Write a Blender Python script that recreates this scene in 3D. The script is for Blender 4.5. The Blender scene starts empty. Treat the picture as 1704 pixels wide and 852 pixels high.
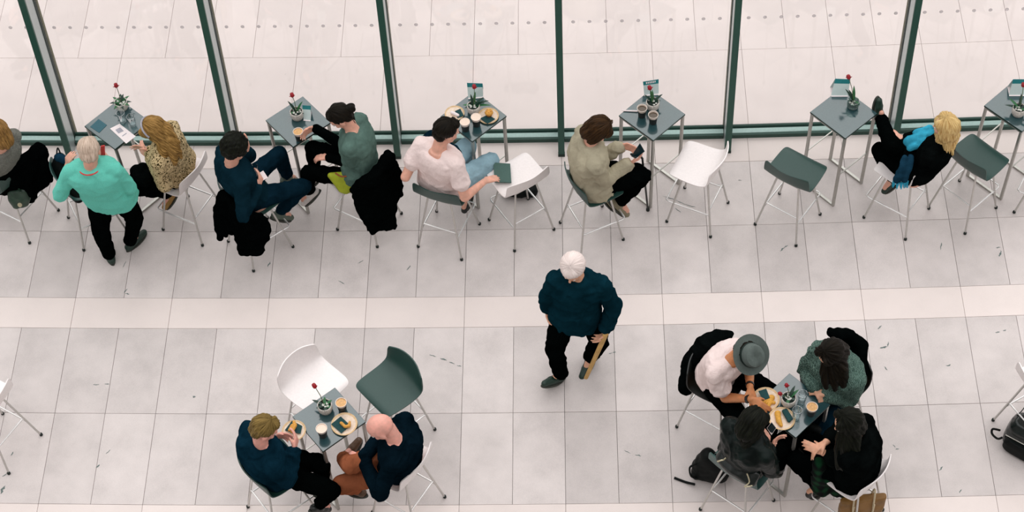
import bpy, bmesh, math, random
import numpy as np
from mathutils import Vector, Matrix
rnd = random.Random(7)
SC = bpy.context.scene
COL = SC.collection
# ------------------------------------------------------------------ camera
FPX = 2962.86
PIT, ROL, YAW = .94734, -.06415, .05910
CAM = np.array([0., -8., 12.2282])
_cp, _sp = math.cos(PIT), math.sin(PIT)
FW = np.array([0, _cp, -_sp]); RT = np.array([1., 0, 0]); UP = np.array([0, _sp, _cp])
_c, _s = math.cos(YAW), math.sin(YAW); _R = np.array([[_c, -_s, 0], [_s, _c, 0], [0, 0, 1]])
FW, RT, UP = _R @ FW, _R @ RT, _R @ UP
_c, _s = math.cos(ROL), math.sin(ROL); RT, UP = _c*RT+_s*UP, -_s*RT+_c*UP
cd = bpy.data.cameras.new('camera'); cam = bpy.data.objects.new('camera', cd); COL.objects.link(cam)
cd.sensor_fit = 'HORIZONTAL'; cd.sensor_width = 36; cd.lens = FPX/1704*36; cd.clip_end = 200
M = Matrix.Identity(4)
for i in range(3):
    M[i][0] = RT[i]; M[i][1] = UP[i]; M[i][2] = -FW[i]; M[i][3] = CAM[i]
cam.matrix_world = M
SC.camera = cam
# ------------------------------------------------------------------ light
SC.view_settings.view_transform = 'Standard'; SC.view_settings.look = 'None'
SC.view_settings.exposure = 0.0; SC.view_settings.gamma = 1
SC.view_settings.use_curve_mapping = False
w = bpy.data.worlds.new('overcast'); SC.world = w; w.use_nodes = True
nt = w.node_tree; nt.nodes.clear()
out = nt.nodes.new('ShaderNodeOutputWorld'); bg = nt.nodes.new('ShaderNodeBackground')
nt.links.new(bg.outputs[0], out.inputs[0])
bg.inputs[0].default_value = (1.0, .985, .985, 1)
# standard overcast sky: zenith three times as bright as the horizon
_tc = nt.nodes.new('ShaderNodeTexCoord'); _sp = nt.nodes.new('ShaderNodeSeparateXYZ'); _mr = nt.nodes.new('ShaderNodeMapRange')
nt.links.new(_tc.outputs['Generated'], _sp.inputs[0]); nt.links.new(_sp.outputs[2], _mr.inputs[0])
_mr.inputs[3].default_value = .56; _mr.inputs[4].default_value = 1.68; nt.links.new(_mr.outputs[0], bg.inputs[1])
sd = bpy.data.lights.new('daylight', 'SUN'); sd.energy = .6; sd.angle = math.radians(45); sd.color = (1, .985, .97)
sun = bpy.data.objects.new('daylight', sd); COL.objects.link(sun)
sun.rotation_euler = (math.radians(-38), math.radians(6), 0)

# ------------------------------------------------------------------ helpers
def at(x, y, z=0.):
    d = FW*FPX+RT*(x-852)+UP*(426-y); t = (z-CAM[2])/d[2]
    return CAM+t*d
def V(*a): return np.array(a, float)
def nrm(v):
    v = np.asarray(v, float); return v/max(1e-9, np.linalg.norm(v))
def curve(x): return .00308*x*x          # the concourse runs along a faint arc

def tag(o, label=None, cat=None, group=None, kind=None):
    if label: o['label'] = label
    if cat: o['category'] = cat
    if group: o['group'] = group
    if kind: o['kind'] = kind
    return o
def link(o, parent=None, origin=None):
    COL.objects.link(o)
    if parent is not None:
        o.parent = parent
        if origin is not None: o.location = -Vector(origin)
    return o
def empty(name, loc, rz=0, label=None, cat=None, group=None):
    o = bpy.data.objects.new(name, None); COL.objects.link(o); o.location = loc; o.rotation_euler = (0, 0, rz)
    o.empty_display_size = .1
    return tag(o, label, cat, group)

class G:
    "geometry collector"
    def __init__(s): s.v = []; s.f = []
    def add(s, vs, fs):
        b = len(s.v); s.v += [tuple(map(float, p)) for p in vs]; s.f += [tuple(b+i for i in f) for f in fs]; return s
    def box(s, c, h, R=None, bev=0):
        c = V(*c)
        pts = []
        for z in (-1, 1):
            for (x, y) in ((-1, -1), (1, -1), (1, 1), (-1, 1)):
                p = V(x*h[0], y*h[1], z*h[2])
                if R is not None: p = R @ p
                pts.append(c+p)
        return s.add(pts, [(3, 2, 1, 0), (4, 5, 6, 7), (0, 1, 5, 4), (1, 2, 6, 5), (2, 3, 7, 6), (3, 0, 4, 7)])
    def cone(s, a, b, r0, r1=None, n=12, k=3, sx=1., sy=1., ax=None, flat=False):
        "rounded cone a->b; sx,sy stretch of the section along ax and its normal"
        a = np.asarray(a, float); b = np.asarray(b, float)
        if r1 is None: r1 = r0
        d = b-a; L = np.linalg.norm(d)
        d = d/L if L > 1e-6 else V(0, 0, 1)
        if ax is None: ax = V(1, 0, 0) if abs(d[0]) < .8 else V(0, 1, 0)
        u = nrm(np.asarray(ax)-d*np.dot(ax, d)); w_ = np.cross(d, u)
        rings = []
        if flat: rings = [(a, r0), (b, r1)]
        else:
            for i in range(k):
                t = (i+.35)/k*math.pi/2; rings.append((a-d*r0*math.cos(t), r0*math.sin(t)))
            rings.append((a, r0)); rings.append((b, r1))
            for i in range(k-1, -1, -1):
                t = (i+.35)/k*math.pi/2; rings.append((b+d*r1*math.cos(t), r1*math.sin(t)))
        vs = []; fs = []
        for c, r in rings:
            for j in range(n):
                t = 2*math.pi*j/n
                vs.append(c+u*math.cos(t)*r*sx+w_*math.sin(t)*r*sy)
        m = len(rings)
        for i in range(m-1):
            for j in range(n):
                k2 = (j+1) % n
                fs.append((i*n+j, i*n+k2, (i+1)*n+k2, (i+1)*n+j))
        fs.append(tuple(range(n-1, -1, -1))); fs.append(tuple((m-1)*n+j for j in range(n)))
        return s.add(vs, fs)
    def tube(s, pts, r, n=8):
        "constant tube through points with mitred joints"
        pts = [np.asarray(p, float) for p in pts]
        vs = []; fs = []
        u = None
        for i, p in enumerate(pts):
            d = nrm((pts[min(i+1, len(pts)-1)]-pts[max(i-1, 0)]))
            if u is None:
                a = V(0, 0, 1) if abs(d[2]) < .9 else V(1, 0, 0); u = nrm(a-d*np.dot(a, d))
            else: u = nrm(u-d*np.dot(u, d))
            w_ = np.cross(d, u); rr = r[i] if isinstance(r, (list, tuple)) else r
            for j in range(n):
                t = 2*math.pi*(j+.5)/n; vs.append(p+(u*math.cos(t)+w_*math.sin(t))*rr)
        for i in range(len(pts)-1):
            for j in range(n):
                k2 = (j+1) % n; fs.append((i*n+j, i*n+k2, (i+1)*n+k2, (i+1)*n+j))
        fs.append(tuple(range(n-1, -1, -1))); fs.append(tuple((len(pts)-1)*n+j for j in range(n)))
        return s.add(vs, fs)
    def ell(s, c, r, R=None, n=14, m=9):
        c = V(*c); vs = []; fs = []
        for i in range(1, m):
            t = math.pi*i/m
            for j in range(n):
                p = 2*math.pi*j/n
                q = V(r[0]*math.sin(t)*math.cos(p), r[1]*math.sin(t)*math.sin(p), r[2]*math.cos(t))
                vs.append(c+(R @ q if R is not None else q))
        top = len(vs); z = V(0, 0, r[2])
        vs.append(c+(R @ z if R is not None else z)); vs.append(c-(R @ z if R is not None else z))
        for i in range(m-2):
            for j in range(n):
                k2 = (j+1) % n; fs.append((i*n+j, (i+1)*n+j, (i+1)*n+k2, i*n+k2))
        for j in range(n):
            k2 = (j+1) % n; fs.append((top, j, k2)); fs.append((top+1, (m-2)*n+k2, (m-2)*n+j))
        return s.add(vs, fs)
    def loft(s, secs, n=20, p=2.4):
        "secs: (centre, axisA*ra, axisB*rb) superellipse sections"
        vs = []; fs = []
        for c, A, B in secs:
            for j in range(n):
                t = 2*math.pi*j/n; ct, st = math.cos(t), math.sin(t)
                vs.append(np.asarray(c)+np.asarray(A)*math.copysign(abs(ct)**(2/p), ct)+np.asarray(B)*math.copysign(abs(st)**(2/p), st))
        m = len(secs)
        for i in range(m-1):
            for j in range(n):
                k2 = (j+1) % n; fs.append((i*n+j, i*n+k2, (i+1)*n+k2, (i+1)*n+j))
        fs.append(tuple(range(n-1, -1, -1))); fs.append(tuple((m-1)*n+j for j in range(n)))
        return s.add(vs, fs)
    def lathe(s, c, prof, n=24, R=None, close=True):
        vs = []; fs = []; c = V(*c)
        for r, z in prof:
            for j in range(n):
                t = 2*math.pi*j/n; q = V(r*math.cos(t), r*math.sin(t), z); vs.append(c+(R @ q if R is not None else q))
        m = len(prof)
        for i in range(m-1):
            for j in range(n):
                k2 = (j+1) % n; fs.append((i*n+j, i*n+k2, (i+1)*n+k2, (i+1)*n+j))
        if close: fs.append(tuple(range(n-1, -1, -1))); fs.append(tuple((m-1)*n+j for j in range(n)))
        return s.add(vs, fs)
    def mesh(s, name='m'):
        me = bpy.data.meshes.new(name); me.from_pydata(s.v, [], s.f); me.update()
        bm = bmesh.new(); bm.from_mesh(me); bmesh.ops.recalc_face_normals(bm, faces=bm.faces); bm.to_mesh(me); bm.free()
        return me
    def obj(s, name, mat, parent=None, smooth=True, origin=None, sharp=40):
        me = s.mesh(name); me.materials.append(mat)
        if smooth: smoothm(me, sharp)
        return link(bpy.data.objects.new(name, me), parent, origin)
def smoothm(me, ang=40):
    me.shade_smooth() if hasattr(me, 'shade_smooth') else None
    if ang: me.set_sharp_from_angle(angle=math.radians(ang))

def vnoise(P, seed=0):
    "value noise 0..1 for an (n,3) array"
    I = np.floor(P).astype(np.int64); f = P-I; f = f*f*(3-2*f); r = np.zeros(len(P))
    for dx in (0, 1):
        for dy in (0, 1):
            for dz in (0, 1):
                h = ((I[:, 0]+dx)*374761393+(I[:, 1]+dy)*668265263+(I[:, 2]+dz)*2147483647+seed*974711) & 0x7fffffff
                h = (h ^ (h >> 13))*1274126177 & 0x7fffffff; h = (h ^ (h >> 16)) & 0xffff
                wgt = (f[:, 0] if dx else 1-f[:, 0])*(f[:, 1] if dy else 1-f[:, 1])*(f[:, 2] if dz else 1-f[:, 2])
                r += wgt*h/65535.
    return r

TMP = bpy.data.collections.new('tmp')
def fuse(g, name, mat, parent=None, origin=None, vox=.01, smooth=6, disp=0, freq=14., seed=0, dec=None, floorz=None, fac=.5, strands=None):
    "voxel-fuses overlapping volumes into one continuous skin, smooths it and adds folds"
    me = g.mesh(name); o = bpy.data.objects.new(name, me); COL.objects.link(o)
    m = o.modifiers.new('r', 'REMESH'); m.mode = 'VOXEL'; m.voxel_size = vox; m.adaptivity = 0
    if smooth:
        m = o.modifiers.new('s', 'SMOOTH'); m.factor = fac; m.iterations = smooth
    dg = bpy.context.evaluated_depsgraph_get()
    res = bpy.data.meshes.new_from_object(o.evaluated_get(dg))
    bpy.data.objects.remove(o); bpy.data.meshes.remove(me)
    res.name = name
    n = len(res.vertices)
    co = np.empty(n*3); res.vertices.foreach_get('co', co); co = co.reshape(-1, 3)
    if floorz is not None: co[:, 2] = np.maximum(co[:, 2], floorz)
    if disp or strands:
        no = np.empty(n*3); res.vertices.foreach_get('normal', no); no = no.reshape(-1, 3)
        if disp:
            q = co*freq+seed*3.7
            wv = np.stack([vnoise(q*.7+9, seed), vnoise(q*.7+31, seed), vnoise(q*.7+77, seed)], 1)*1.6
            a = vnoise((q+wv)*V(1, 1, .55), seed+1); b = vnoise((q*2.1+wv*2)*V(1, 1, .6), seed+2)
            rid = 1-np.abs(2*a-1)*1.6
            co = co+no*(np.maximum(rid*.7+(b-.5)*.6-.1, -.12)*disp)[:, None]
        if strands:
            Rm, c, amp, k = strands
            L = (co-c) @ Rm
            ph = np.arctan2(L[:, 1], L[:, 0]); q = np.stack([np.cos(ph)*k, np.sin(ph)*k, L[:, 2]*9], 1)
            co = co+no*((vnoise(q, seed+5)-.5)*amp+(vnoise(q*2.2, seed+6)-.5)*amp*.6)[:, None]
    res.vertices.foreach_set('co', co.reshape(-1)); res.update()
    res.materials.clear(); res.materials.append(mat)
    res.shade_smooth()
    o = bpy.data.objects.new(name, res)
    if dec:
        COL.objects.link(o); m = o.modifiers.new('d', 'DECIMATE'); m.ratio = dec
        dg = bpy.context.evaluated_depsgraph_get(); r2 = bpy.data.meshes.new_from_object(o.evaluated_get(dg))
        bpy.data.objects.remove(o); bpy.data.meshes.remove(res); r2.name = name; r2.shade_smooth(); o = bpy.data.objects.new(name, r2)
    return link(o, parent, origin)

# ------------------------------------------------------------------ materials
def srgb(r, g=None, b=None):
    if g is None: r, g, b = r
    f = lambda c: (c/255/12.92) if c/255 <= .04045 else ((c/255+.055)/1.055)**2.4
    return (f(r), f(g), f(b), 1)
class MB:
    def __init__(s, name, col, rough=.6, metal=0, spec=.5, ior=1.5):
        s.m = bpy.data.materials.new(name); s.m.use_nodes = True; s.t = s.m.node_tree
        s.b = s.t.nodes['Principled BSDF']
        s.b.inputs['Base Color'].default_value = col; s.b.inputs['Roughness'].default_value = rough
        s.b.inputs['Metallic'].default_value = metal; s.b.inputs['IOR'].default_value = ior
        s.b.inputs['Specular IOR Level'].default_value = spec
        s.col = col
    def n(s, t, **k):
        x = s.t.nodes.new(t)
        for a, b in k.items():
            if hasattr(x, a) and a not in ('Scale',): setattr(x, a, b)
            else: x.inputs[a].default_value = b
        return x
    def l(s, a, b): s.t.links.new(a, b)
    def coord(s, scale=(1, 1, 1), kind='Object'):
        tc = s.n('ShaderNodeTexCoord'); mp = s.n('ShaderNodeMapping'); mp.inputs['Scale'].default_value = scale
        s.l(tc.outputs[kind], mp.inputs[0]); return mp.outputs[0]
    def noise(s, scale, detail=3, cs=(1, 1, 1), vec=None, rough=.5):
        x = s.n('ShaderNodeTexNoise'); x.inputs['Scale'].default_value = scale; x.inputs['Detail'].default_value = detail
        x.inputs['Roughness'].default_value = rough
        s.l(vec if vec is not None else s.coord(cs), x.inputs['Vector']); return x.outputs['Fac']
    def ramp(s, fac, stops):
        r = s.n('ShaderNodeValToRGB'); e = r.color_ramp.elements
        while len(e) < len(stops): e.new(.5)
        for el, (p, c) in zip(e, stops): el.position = p; el.color = c
        s.l(fac, r.inputs[0]); return r.outputs[0]
    def color(s, sock): s.l(sock, s.b.inputs['Base Color']); return s
    def bump(s, fac, dist=.002, st=1.):
        x = s.n('ShaderNodeBump'); x.inputs['Distance'].default_value = dist; x.inputs['Strength'].default_value = st
        s.l(fac, x.inputs['Height']); s.l(x.outputs[0], s.b.inputs['Normal']); return s
def mul(c, k): return (min(1, c[0]*k), min(1, c[1]*k), min(1, c[2]*k), 1)
def plain(name, rgb, rough=.6, metal=0, spec=.5, var=.12, scale=60):
    c = srgb(rgb); m = MB(name, c, rough, metal, spec)
    m.color(m.ramp(m.noise(scale), [(.3, mul(c, 1-var)), (.7, mul(c, 1+var))])); return m.m
def cloth(name, rgb, rough=.85, weave=420, var=.25, st=.5, sheen=.0):
    c = srgb(rgb); m = MB(name, c, rough, 0, .0)
    m.color(m.ramp(m.noise(7, 4), [(.3, mul(c, 1-var)), (.7, mul(c, 1+var))]))
    if sheen: m.b.inputs['Sheen Weight'].default_value = sheen
    # woven grain on top of soft creases
    fo = m.noise(11, 4, (1, 1, .5), rough=.6); b1 = m.n('ShaderNodeBump'); b1.inputs['Distance'].default_value = .03; b1.inputs['Strength'].default_value = .75; m.l(fo, b1.inputs['Height'])
    b2 = m.n('ShaderNodeBump'); b2.inputs['Distance'].default_value = .0015; b2.inputs['Strength'].default_value = st; m.l(m.noise(weave, 1), b2.inputs['Height']); m.l(b1.outputs[0], b2.inputs['Normal']); m.l(b2.outputs[0], m.b.inputs['Normal'])
    return m.m
def knit(name, rgb, rgb2, sc=150, dist=.004):
    c, c2 = srgb(rgb), srgb(rgb2); m = MB(name, c, .95, 0, .15)
    wv = m.n('ShaderNodeTexWave'); wv.inputs['Scale'].default_value = sc; wv.inputs['Distortion'].default_value = 7; wv.inputs['Detail'].default_value = 2; wv.inputs['Detail Scale'].default_value = 2.
    m.l(m.coord((1, 1, 1)), wv.inputs[0]); nz = m.noise(sc*.9, 2)
    mx = m.n('ShaderNodeMath', operation='MULTIPLY'); m.l(wv.outputs['Fac'], mx.inputs[0]); m.l(nz, mx.inputs[1])
    m.color(m.ramp(mx.outputs[0], [(.12, c2), (.42, c)])); m.bump(mx.outputs[0], dist, .8); return m.m
def skin(name, rgb):
    c = srgb(rgb); m = MB(name, c, .5, 0, .4)
    m.color(m.ramp(m.noise(26, 3), [(.3, mul(c, .86)), (.7, (min(1, c[0]*1.1), c[1]*1.03, c[2]*1.03, 1))]))
    m.b.inputs['Subsurface Weight'].default_value = .08; m.b.inputs['Subsurface Radius'].default_value = (.012, .006, .004); return m.m
def hairm(name, rgb, hi, rough=.5, k=9.):
    c, h = srgb(rgb), srgb(hi); m = MB(name, c, rough, 0, .10)
    sep = m.n('ShaderNodeSeparateXYZ'); tc = m.n('ShaderNodeTexCoord'); m.l(tc.outputs['Object'], sep.inputs[0])
    a = m.n('ShaderNodeMath', operation='ARCTAN2'); m.l(sep.outputs[1], a.inputs[0]); m.l(sep.outputs[0], a.inputs[1])
    s1 = m.n('ShaderNodeMath', operation='MULTIPLY'); m.l(a.outputs[0], s1.inputs[0]); s1.inputs[1].default_value = k
    s2 = m.n('ShaderNodeMath', operation='MULTIPLY'); m.l(sep.outputs[2], s2.inputs[0]); s2.inputs[1].default_value = 9
    cb = m.n('ShaderNodeCombineXYZ'); m.l(s1.outputs[0], cb.inputs[0]); m.l(s2.outputs[0], cb.inputs[1])
    nz = m.noise(1.6, 5, vec=cb.outputs[0], rough=.65)
    m.color(m.ramp(nz, [(.36, c), (.66, h)])); m.bump(nz, .006, .8); return m.m

MT = {}
def stone(name, rgb, var, sc=3.2, rough=.55):
    c = srgb(rgb); m = MB(name, c, rough, 0, .35)
    oi = m.n('ShaderNodeObjectInfo')
    gm = m.n('ShaderNodeTexCoord')
    vm = m.n('ShaderNodeVectorMath', operation='ADD'); m.l(gm.outputs['Object'], vm.inputs[0])
    sc3 = m.n('ShaderNodeVectorMath', operation='SCALE'); m.l(oi.outputs['Location'], sc3.inputs[0]); sc3.inputs['Scale'].default_value = 1.
    rr = m.n('ShaderNodeMath', operation='MULTIPLY'); m.l(oi.outputs['Random'], rr.inputs[0]); rr.inputs[1].default_value = 40
    cx = m.n('ShaderNodeCombineXYZ'); m.l(rr.outputs[0], cx.inputs[2]); m.l(cx.outputs[0], vm.inputs[1])
    big = m.noise(sc, 5, vec=vm.outputs[0], rough=.6)
    fine = m.noise(130, 3, vec=vm.outputs[0], rough=.7)
    mx = m.n('ShaderNodeMix', data_type='FLOAT'); mx.inputs[0].default_value = .35; m.l(big, mx.inputs[2]); m.l(fine, mx.inputs[3])
    base = m.ramp(mx.outputs[0], [(.32, mul(c, 1-var)), (.5, c), (.68, mul(c, 1+var*.7))])
    rv = m.n('ShaderNodeMapRange'); m.l(oi.outputs['Random'], rv.inputs[0]); rv.inputs[3].default_value = 1-var*.55; rv.inputs[4].default_value = 1+var*.35
    vs = m.n('ShaderNodeVectorMath', operation='SCALE'); m.l(base, vs.inputs[0]); m.l(rv.outputs[0], vs.inputs['Scale'])
    # thin dark veins
    v2 = m.n('ShaderNodeMapping'); m.l(vm.outputs[0], v2.inputs[0]); v2.inputs['Rotation'].default_value = (0, 0, .7); v2.inputs['Scale'].default_value = (2.2, 7, 1)
    vn = m.noise(1.5, 6, vec=v2.outputs[0], rough=.75)
    msk = m.ramp(vn, [(.70, (0, 0, 0, 1)), (.76, (.55, .55, .55, 1))])
    mc = m.n('ShaderNodeMix', data_type='RGBA'); m.l(msk, mc.inputs[0]); m.l(vs.outputs[0], mc.inputs[6]); mc.inputs[7].default_value = mul(srgb(112, 116, 116), 1)
    m.color(mc.outputs[2]); m.bump(fine, .0006, .4); return m.m
MT['tile'] = stone('honed_grey_stone', (205, 196, 193), .17)
MT['slab'] = stone('white_stone', (224, 212, 207), .05)
MT['pave'] = stone('outdoor_paving', (221, 208, 205), .05)
MT['joint'] = plain('joint_mortar', (128, 128, 124), .9)
MT['pale_joint'] = plain('pale_joint', (212, 198, 196), .9)
MT['stain'] = plain('dark_scuff', (98, 112, 108), .7)
MT['nose'] = plain('shaded_green_paint', (34, 78, 66), .45, var=.06)  # green cap; shade of its hall-facing side is put into the colour
MT['web'] = plain('daylit_aluminium', (180, 190, 190), .35, .5, var=.04)  # fin sides; daylight falling on them is put into the pale colour
MT['gasket'] = plain('black_gasket', (14, 40, 32), .6)
MT['brass'] = plain('bronze_cap', (96, 96, 66), .5)
MT['rail'] = plain('green_grey_rail', (160, 186, 180), .3, .2, var=.06)
MT['railedge'] = plain('dark_rail_edge', (28, 66, 56), .5)

MT['wall'] = plain('dark_plaster', (150, 146, 142), .8)
g_ = bpy.data.materials.new('clear_glass'); g_.use_nodes = True; t_ = g_.node_tree; t_.nodes.clear()
o_ = t_.nodes.new('ShaderNodeOutputMaterial'); mx_ = t_.nodes.new('ShaderNodeMixShader'); tr_ = t_.nodes.new('ShaderNodeBsdfTransparent'); gl_ = t_.nodes.new('ShaderNodeBsdfGlossy'); fr_ = t_.nodes.new('ShaderNodeLayerWeight'); mm_ = t_.nodes.new('ShaderNodeMapRange'); fr_.inputs[0].default_value = .12; mm_.inputs[3].default_value = .012; mm_.inputs[4].default_value = .6; t_.links.new(fr_.outputs['Facing'], mm_.inputs[0]); tr_.inputs[0].default_value = (.985, .99, .985, 1); gl_.inputs['Roughness'].default_value = .03
t_.links.new(mm_.outputs[0], mx_.inputs[0]); t_.links.new(tr_.outputs[0], mx_.inputs[1]); t_.links.new(gl_.outputs[0], mx_.inputs[2]); t_.links.new(mx_.outputs[0], o_.inputs[0])
MT['glass'] = g_
MT['frit'] = None
def glassy(name, tint):
    g = g_.copy(); g.name = name
    for n in g.node_tree.nodes:
        if n.type == 'BSDF_TRANSPARENT': n.inputs[0].default_value = tint
        if n.type == 'LAYER_WEIGHT': n.inputs[0].default_value = .35
        if n.type == 'MAP_RANGE': n.inputs[3].default_value = .09
    return g
fz = plain('frosted_dot', (205, 198, 200), .7); _t = fz.node_tree; _m = _t.nodes.new('ShaderNodeMixShader'); _m.inputs[0].default_value = .45; _tr = _t.nodes.new('ShaderNodeBsdfTransparent')
_t.links.new(_t.nodes['Principled BSDF'].outputs[0], _m.inputs[2]); _t.links.new(_tr.outputs[0], _m.inputs[1]); _t.links.new(_m.outputs[0], [n for n in _t.nodes if n.type == 'OUTPUT_MATERIAL'][0].inputs[0]); MT['frit'] = fz
MT['tumbler'] = glassy('tumbler_glass', (.94, .97, .97, 1))
MT['water'] = glassy('water', (.80, .88, .89, 1))
MT['vase'] = glassy('vase_glass', (.75, .85, .80, 1))
MT['dark_shell'] = plain('dark_green_plastic', (28, 62, 56), .42, var=.05)
MT['grey_shell'] = plain('grey_plastic', (48, 82, 78), .42, var=.05)
MT['black_shell'] = plain('black_plastic', (14, 20, 18), .4)
MT['white_shell'] = plain('white_plastic', (236, 228, 226), .38, var=.03)
MT['chrome'] = plain('brushed_steel', (196, 194, 190), .3, .8, var=.05)
MT['bright'] = plain('polished_steel', (232, 230, 228), .25, .6, var=.03)
MT['rubber'] = plain('black_rubber', (10, 24, 20), .7)
top_ = MB('slate_laminate', srgb(52, 98, 98), .12, 0, .85, 1.6); top_.color(top_.ramp(top_.noise(90, 2), [(.3, srgb(38, 66, 70)), (.7, srgb(42, 71, 75))])); MT['top'] = top_.m
MT['edge'] = plain('dark_edge', (16, 48, 44), .5)
MT['tsteel'] = plain('table_steel', (176, 174, 168), .35, .7, var=.06)

# ------------------------------------------------------------------ floor (indoors) and paving (outdoors)
X0 = -5.010; TW = .41
floor = G(); floor.add([(-16, -16, -.012), (16, -16, -.012), (16, 2.16, -.012), (-16, 2.16, -.012)], [(0, 1, 2, 3)])
fl = tag(floor.obj('floor', MT['joint'], smooth=False), kind='structure')
pv = G().add([(-16, 2.16, -.012), (16, 2.16, -.012), (16, 22, -.012), (-16, 22, -.012)], [(0, 1, 2, 3)])
pave = tag(pv.obj('ground', MT['pale_joint'], smooth=False), 'pale paved ground outside behind the tall glass wall', kind='structure')
def tile(parent, name, x0, x1, y0, y1, mat, gap=.0015, z=0):
    cx, cy = (x0+x1)/2, (y0+y1)/2+curve((x0+x1)/2)
    g = G(); ch = .0012
    dz = rnd.uniform(-.0004, .0004)
    def ring(ins, zz):
        r = []
        for (x, y) in ((x0+ins, y0+ins), (x1-ins, y0+ins), (x1-ins, y1-ins), (x0+ins, y1-ins)):
            r.append((x-cx, y+curve(x)-cy, zz))
        return r
    g.add(ring(gap, -.011)+ring(gap, -ch+dz)+ring(gap+ch, dz), [(0, 1, 5, 4), (1, 2, 6, 5), (2, 3, 7, 6), (3, 0, 4, 7), (4, 5, 9, 8), (5, 6, 10, 9), (6, 7, 11, 10), (7, 4, 8, 11), (8, 9, 10, 11)])
    o = g.obj(name, mat, parent, smooth=False); o.location = (cx, cy, z); return o
rowsY = [(-3.394, -2.577, 0), (-2.577, -1.878, 0), (-1.878, -1.574, 1), (-1.574, -.757, 0), (-.757, .061, 0), (.061, .365, 1), (.365, 1.058, 0), (1.058, 1.75, 0), (1.75, 2.10, 1)]
for (ya, yb, k) in rowsY:
    i = -2
    while i < 25:
        if k == 0: tile(fl, 'floor_tile', X0+TW*i, X0+TW*(i+1), ya, yb, MT['tile']); i += 1
        else: tile(fl, 'stone_slab', X0+TW*i, X0+TW*(i+2), ya, yb, MT['slab'], .0012); i += 2
for (ya, yb, wd) in ((2.14, 3.06, 2), (3.06, 3.98, 1), (3.98, 4.9, 1)):
    i = -4
    while i < 28:
        tile(pave, 'paving_slab', X0+TW*(i+.05), X0+TW*(i+wd+.05), ya, yb, MT['pave'], .0013); i += wd
# scuffs and dark marks in the stone
def streak(g, x, y, L, a, wd):
    c = at(x, y, 0)[:2]; n = 7; top = []; bot = []
    d = V(math.cos(a), math.sin(a)); e = V(-d[1], d[0])
    for i in range(n):
        t = i/(n-1)-.5; wv = rnd.uniform(-.3, .3)*wd*2; h = wd*(1-abs(2*t)**2)*rnd.uniform(.35, 1)+.0006
        p = c+d*L*t+e*wv; top.append((*(p+e*h), .0012)); bot.append((*(p-e*h), .0012))
    vs = top+bot
    g.add(vs, [(i, i+1, n+i+1, n+i) for i in range(n-1)])
sg = G()
for (x, y, L, a, wd) in [(209, 484, .05, 1.2, .006), (212, 489, .04, -.3, .005), (207, 440, .07, 1.3, .004), (160, 640, .05, 0, .004), (178, 639, .04, 0, .004), (323, 660, .025, .5, .013), (180, 752, .05, .9, .006), (163, 776, .04, .9, .007), (20, 755, .04, 1.1, .006), (4, 815, .08, 1.3, .012), (8, 790, .05, .7, .006),
        (720, 592, .06, -.3, .004), (738, 598, .06, -.35, .006), (752, 604, .05, -.5, .005), (764, 609, .04, -.2, .005), (1044, 752, .06, -.5, .004), (1062, 758, .05, -.2, .006), (1016, 588, .03, .1, .004), (1022, 586, .03, .2, .006), (1464, 545, .05, .9, .006), (1470, 578, .06, .1, .01), (1478, 573, .05, 1.3, .006), (1474, 613, .04, -1., .006), (1578, 608, .04, .2, .01), (1660, 553, .04, .1, .007), (1672, 550, .03, .4, .006), (1566, 780, .05, .9, .006), (1598, 817, .04, .9, .005), (1302, 415, .06, .8, .008), (1308, 410, .04, .6, .006), (1566, 410, .08, 1.35, .005), (1664, 422, .07, 1.2, .009), (1661, 412, .04, .3, .006), (1115, 330, .13, -.35, .004), (1135, 338, .12, -.5, .004), (1150, 343, .08, -.3, .004), (1128, 350, .07, -.8, .004), (1196, 308, .05, -.4, .003), (600, 436, .06, .6, .004), (680, 446, .06, 1.1, .006), (568, 470, .07, -.6, .004), (448, 440, .06, 1.2, .008), (1493, 747, .03, 0, .006), (1488, 742, .03, -1., .004), (1231, 300, .03, 0, .004), (224, 400, .05, 1.2, .005)]:
    streak(sg, x, y, L, a, wd)
tag(sg.obj('stain_marks', MT['stain'], fl, smooth=False), 'small dark scuffs and stains in the stone', kind='stuff')

# ------------------------------------------------------------------ the raked glass wall
LEAN = .1134
YN = 1.845          # mullion nose at the floor
ZT = 4.2
def nose_x(px, py=0):
    "x of a point on the nose line of the mullions, from a pixel"
    d = FW*FPX+RT*(px-852)+UP*(426-py); lo, hi = 0, 5
    f = lambda z: (lambda P: P[1]-(YN+LEAN*P[2]+curve(P[0])))(CAM+d*((z-CAM[2])/d[2]))
    for _ in range(50):
        m = (lo+hi)/2
        if f(m) > 0: lo = m
        else: hi = m
    return (CAM+d*((lo-CAM[2])/d[2]))[0]
mxs = [nose_x(p)+.0275 for p in (28.9, 325.8, 625.2, 923.0)]+[nose_x(p)-.0275 for p in (1235.5, 1535.8)]
sp = (mxs[-1]-mxs[0])/5
mxs = [mxs[0]-sp]+mxs+[mxs[-1]+sp]
def slanted(g, x, hw, y0, y1, z0, z1, th=0):
    "box following the lean: x half-width hw, depth range y0..y1 behind the nose"
    yb = YN+curve(x)
    pts = []
    for z in (z0, z1):
        for (dx, dy) in ((-hw, y0), (hw, y0), (hw, y1), (-hw, y1)): pts.append((x+dx, yb+dy+LEAN*z, z))
    g.add(pts, [(3, 2, 1, 0), (4, 5, 6, 7), (0, 1, 5, 4), (1, 2, 6, 5), (2, 3, 7, 6), (3, 0, 4, 7)])
DG = .235            # glass plane behind the nose
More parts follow.
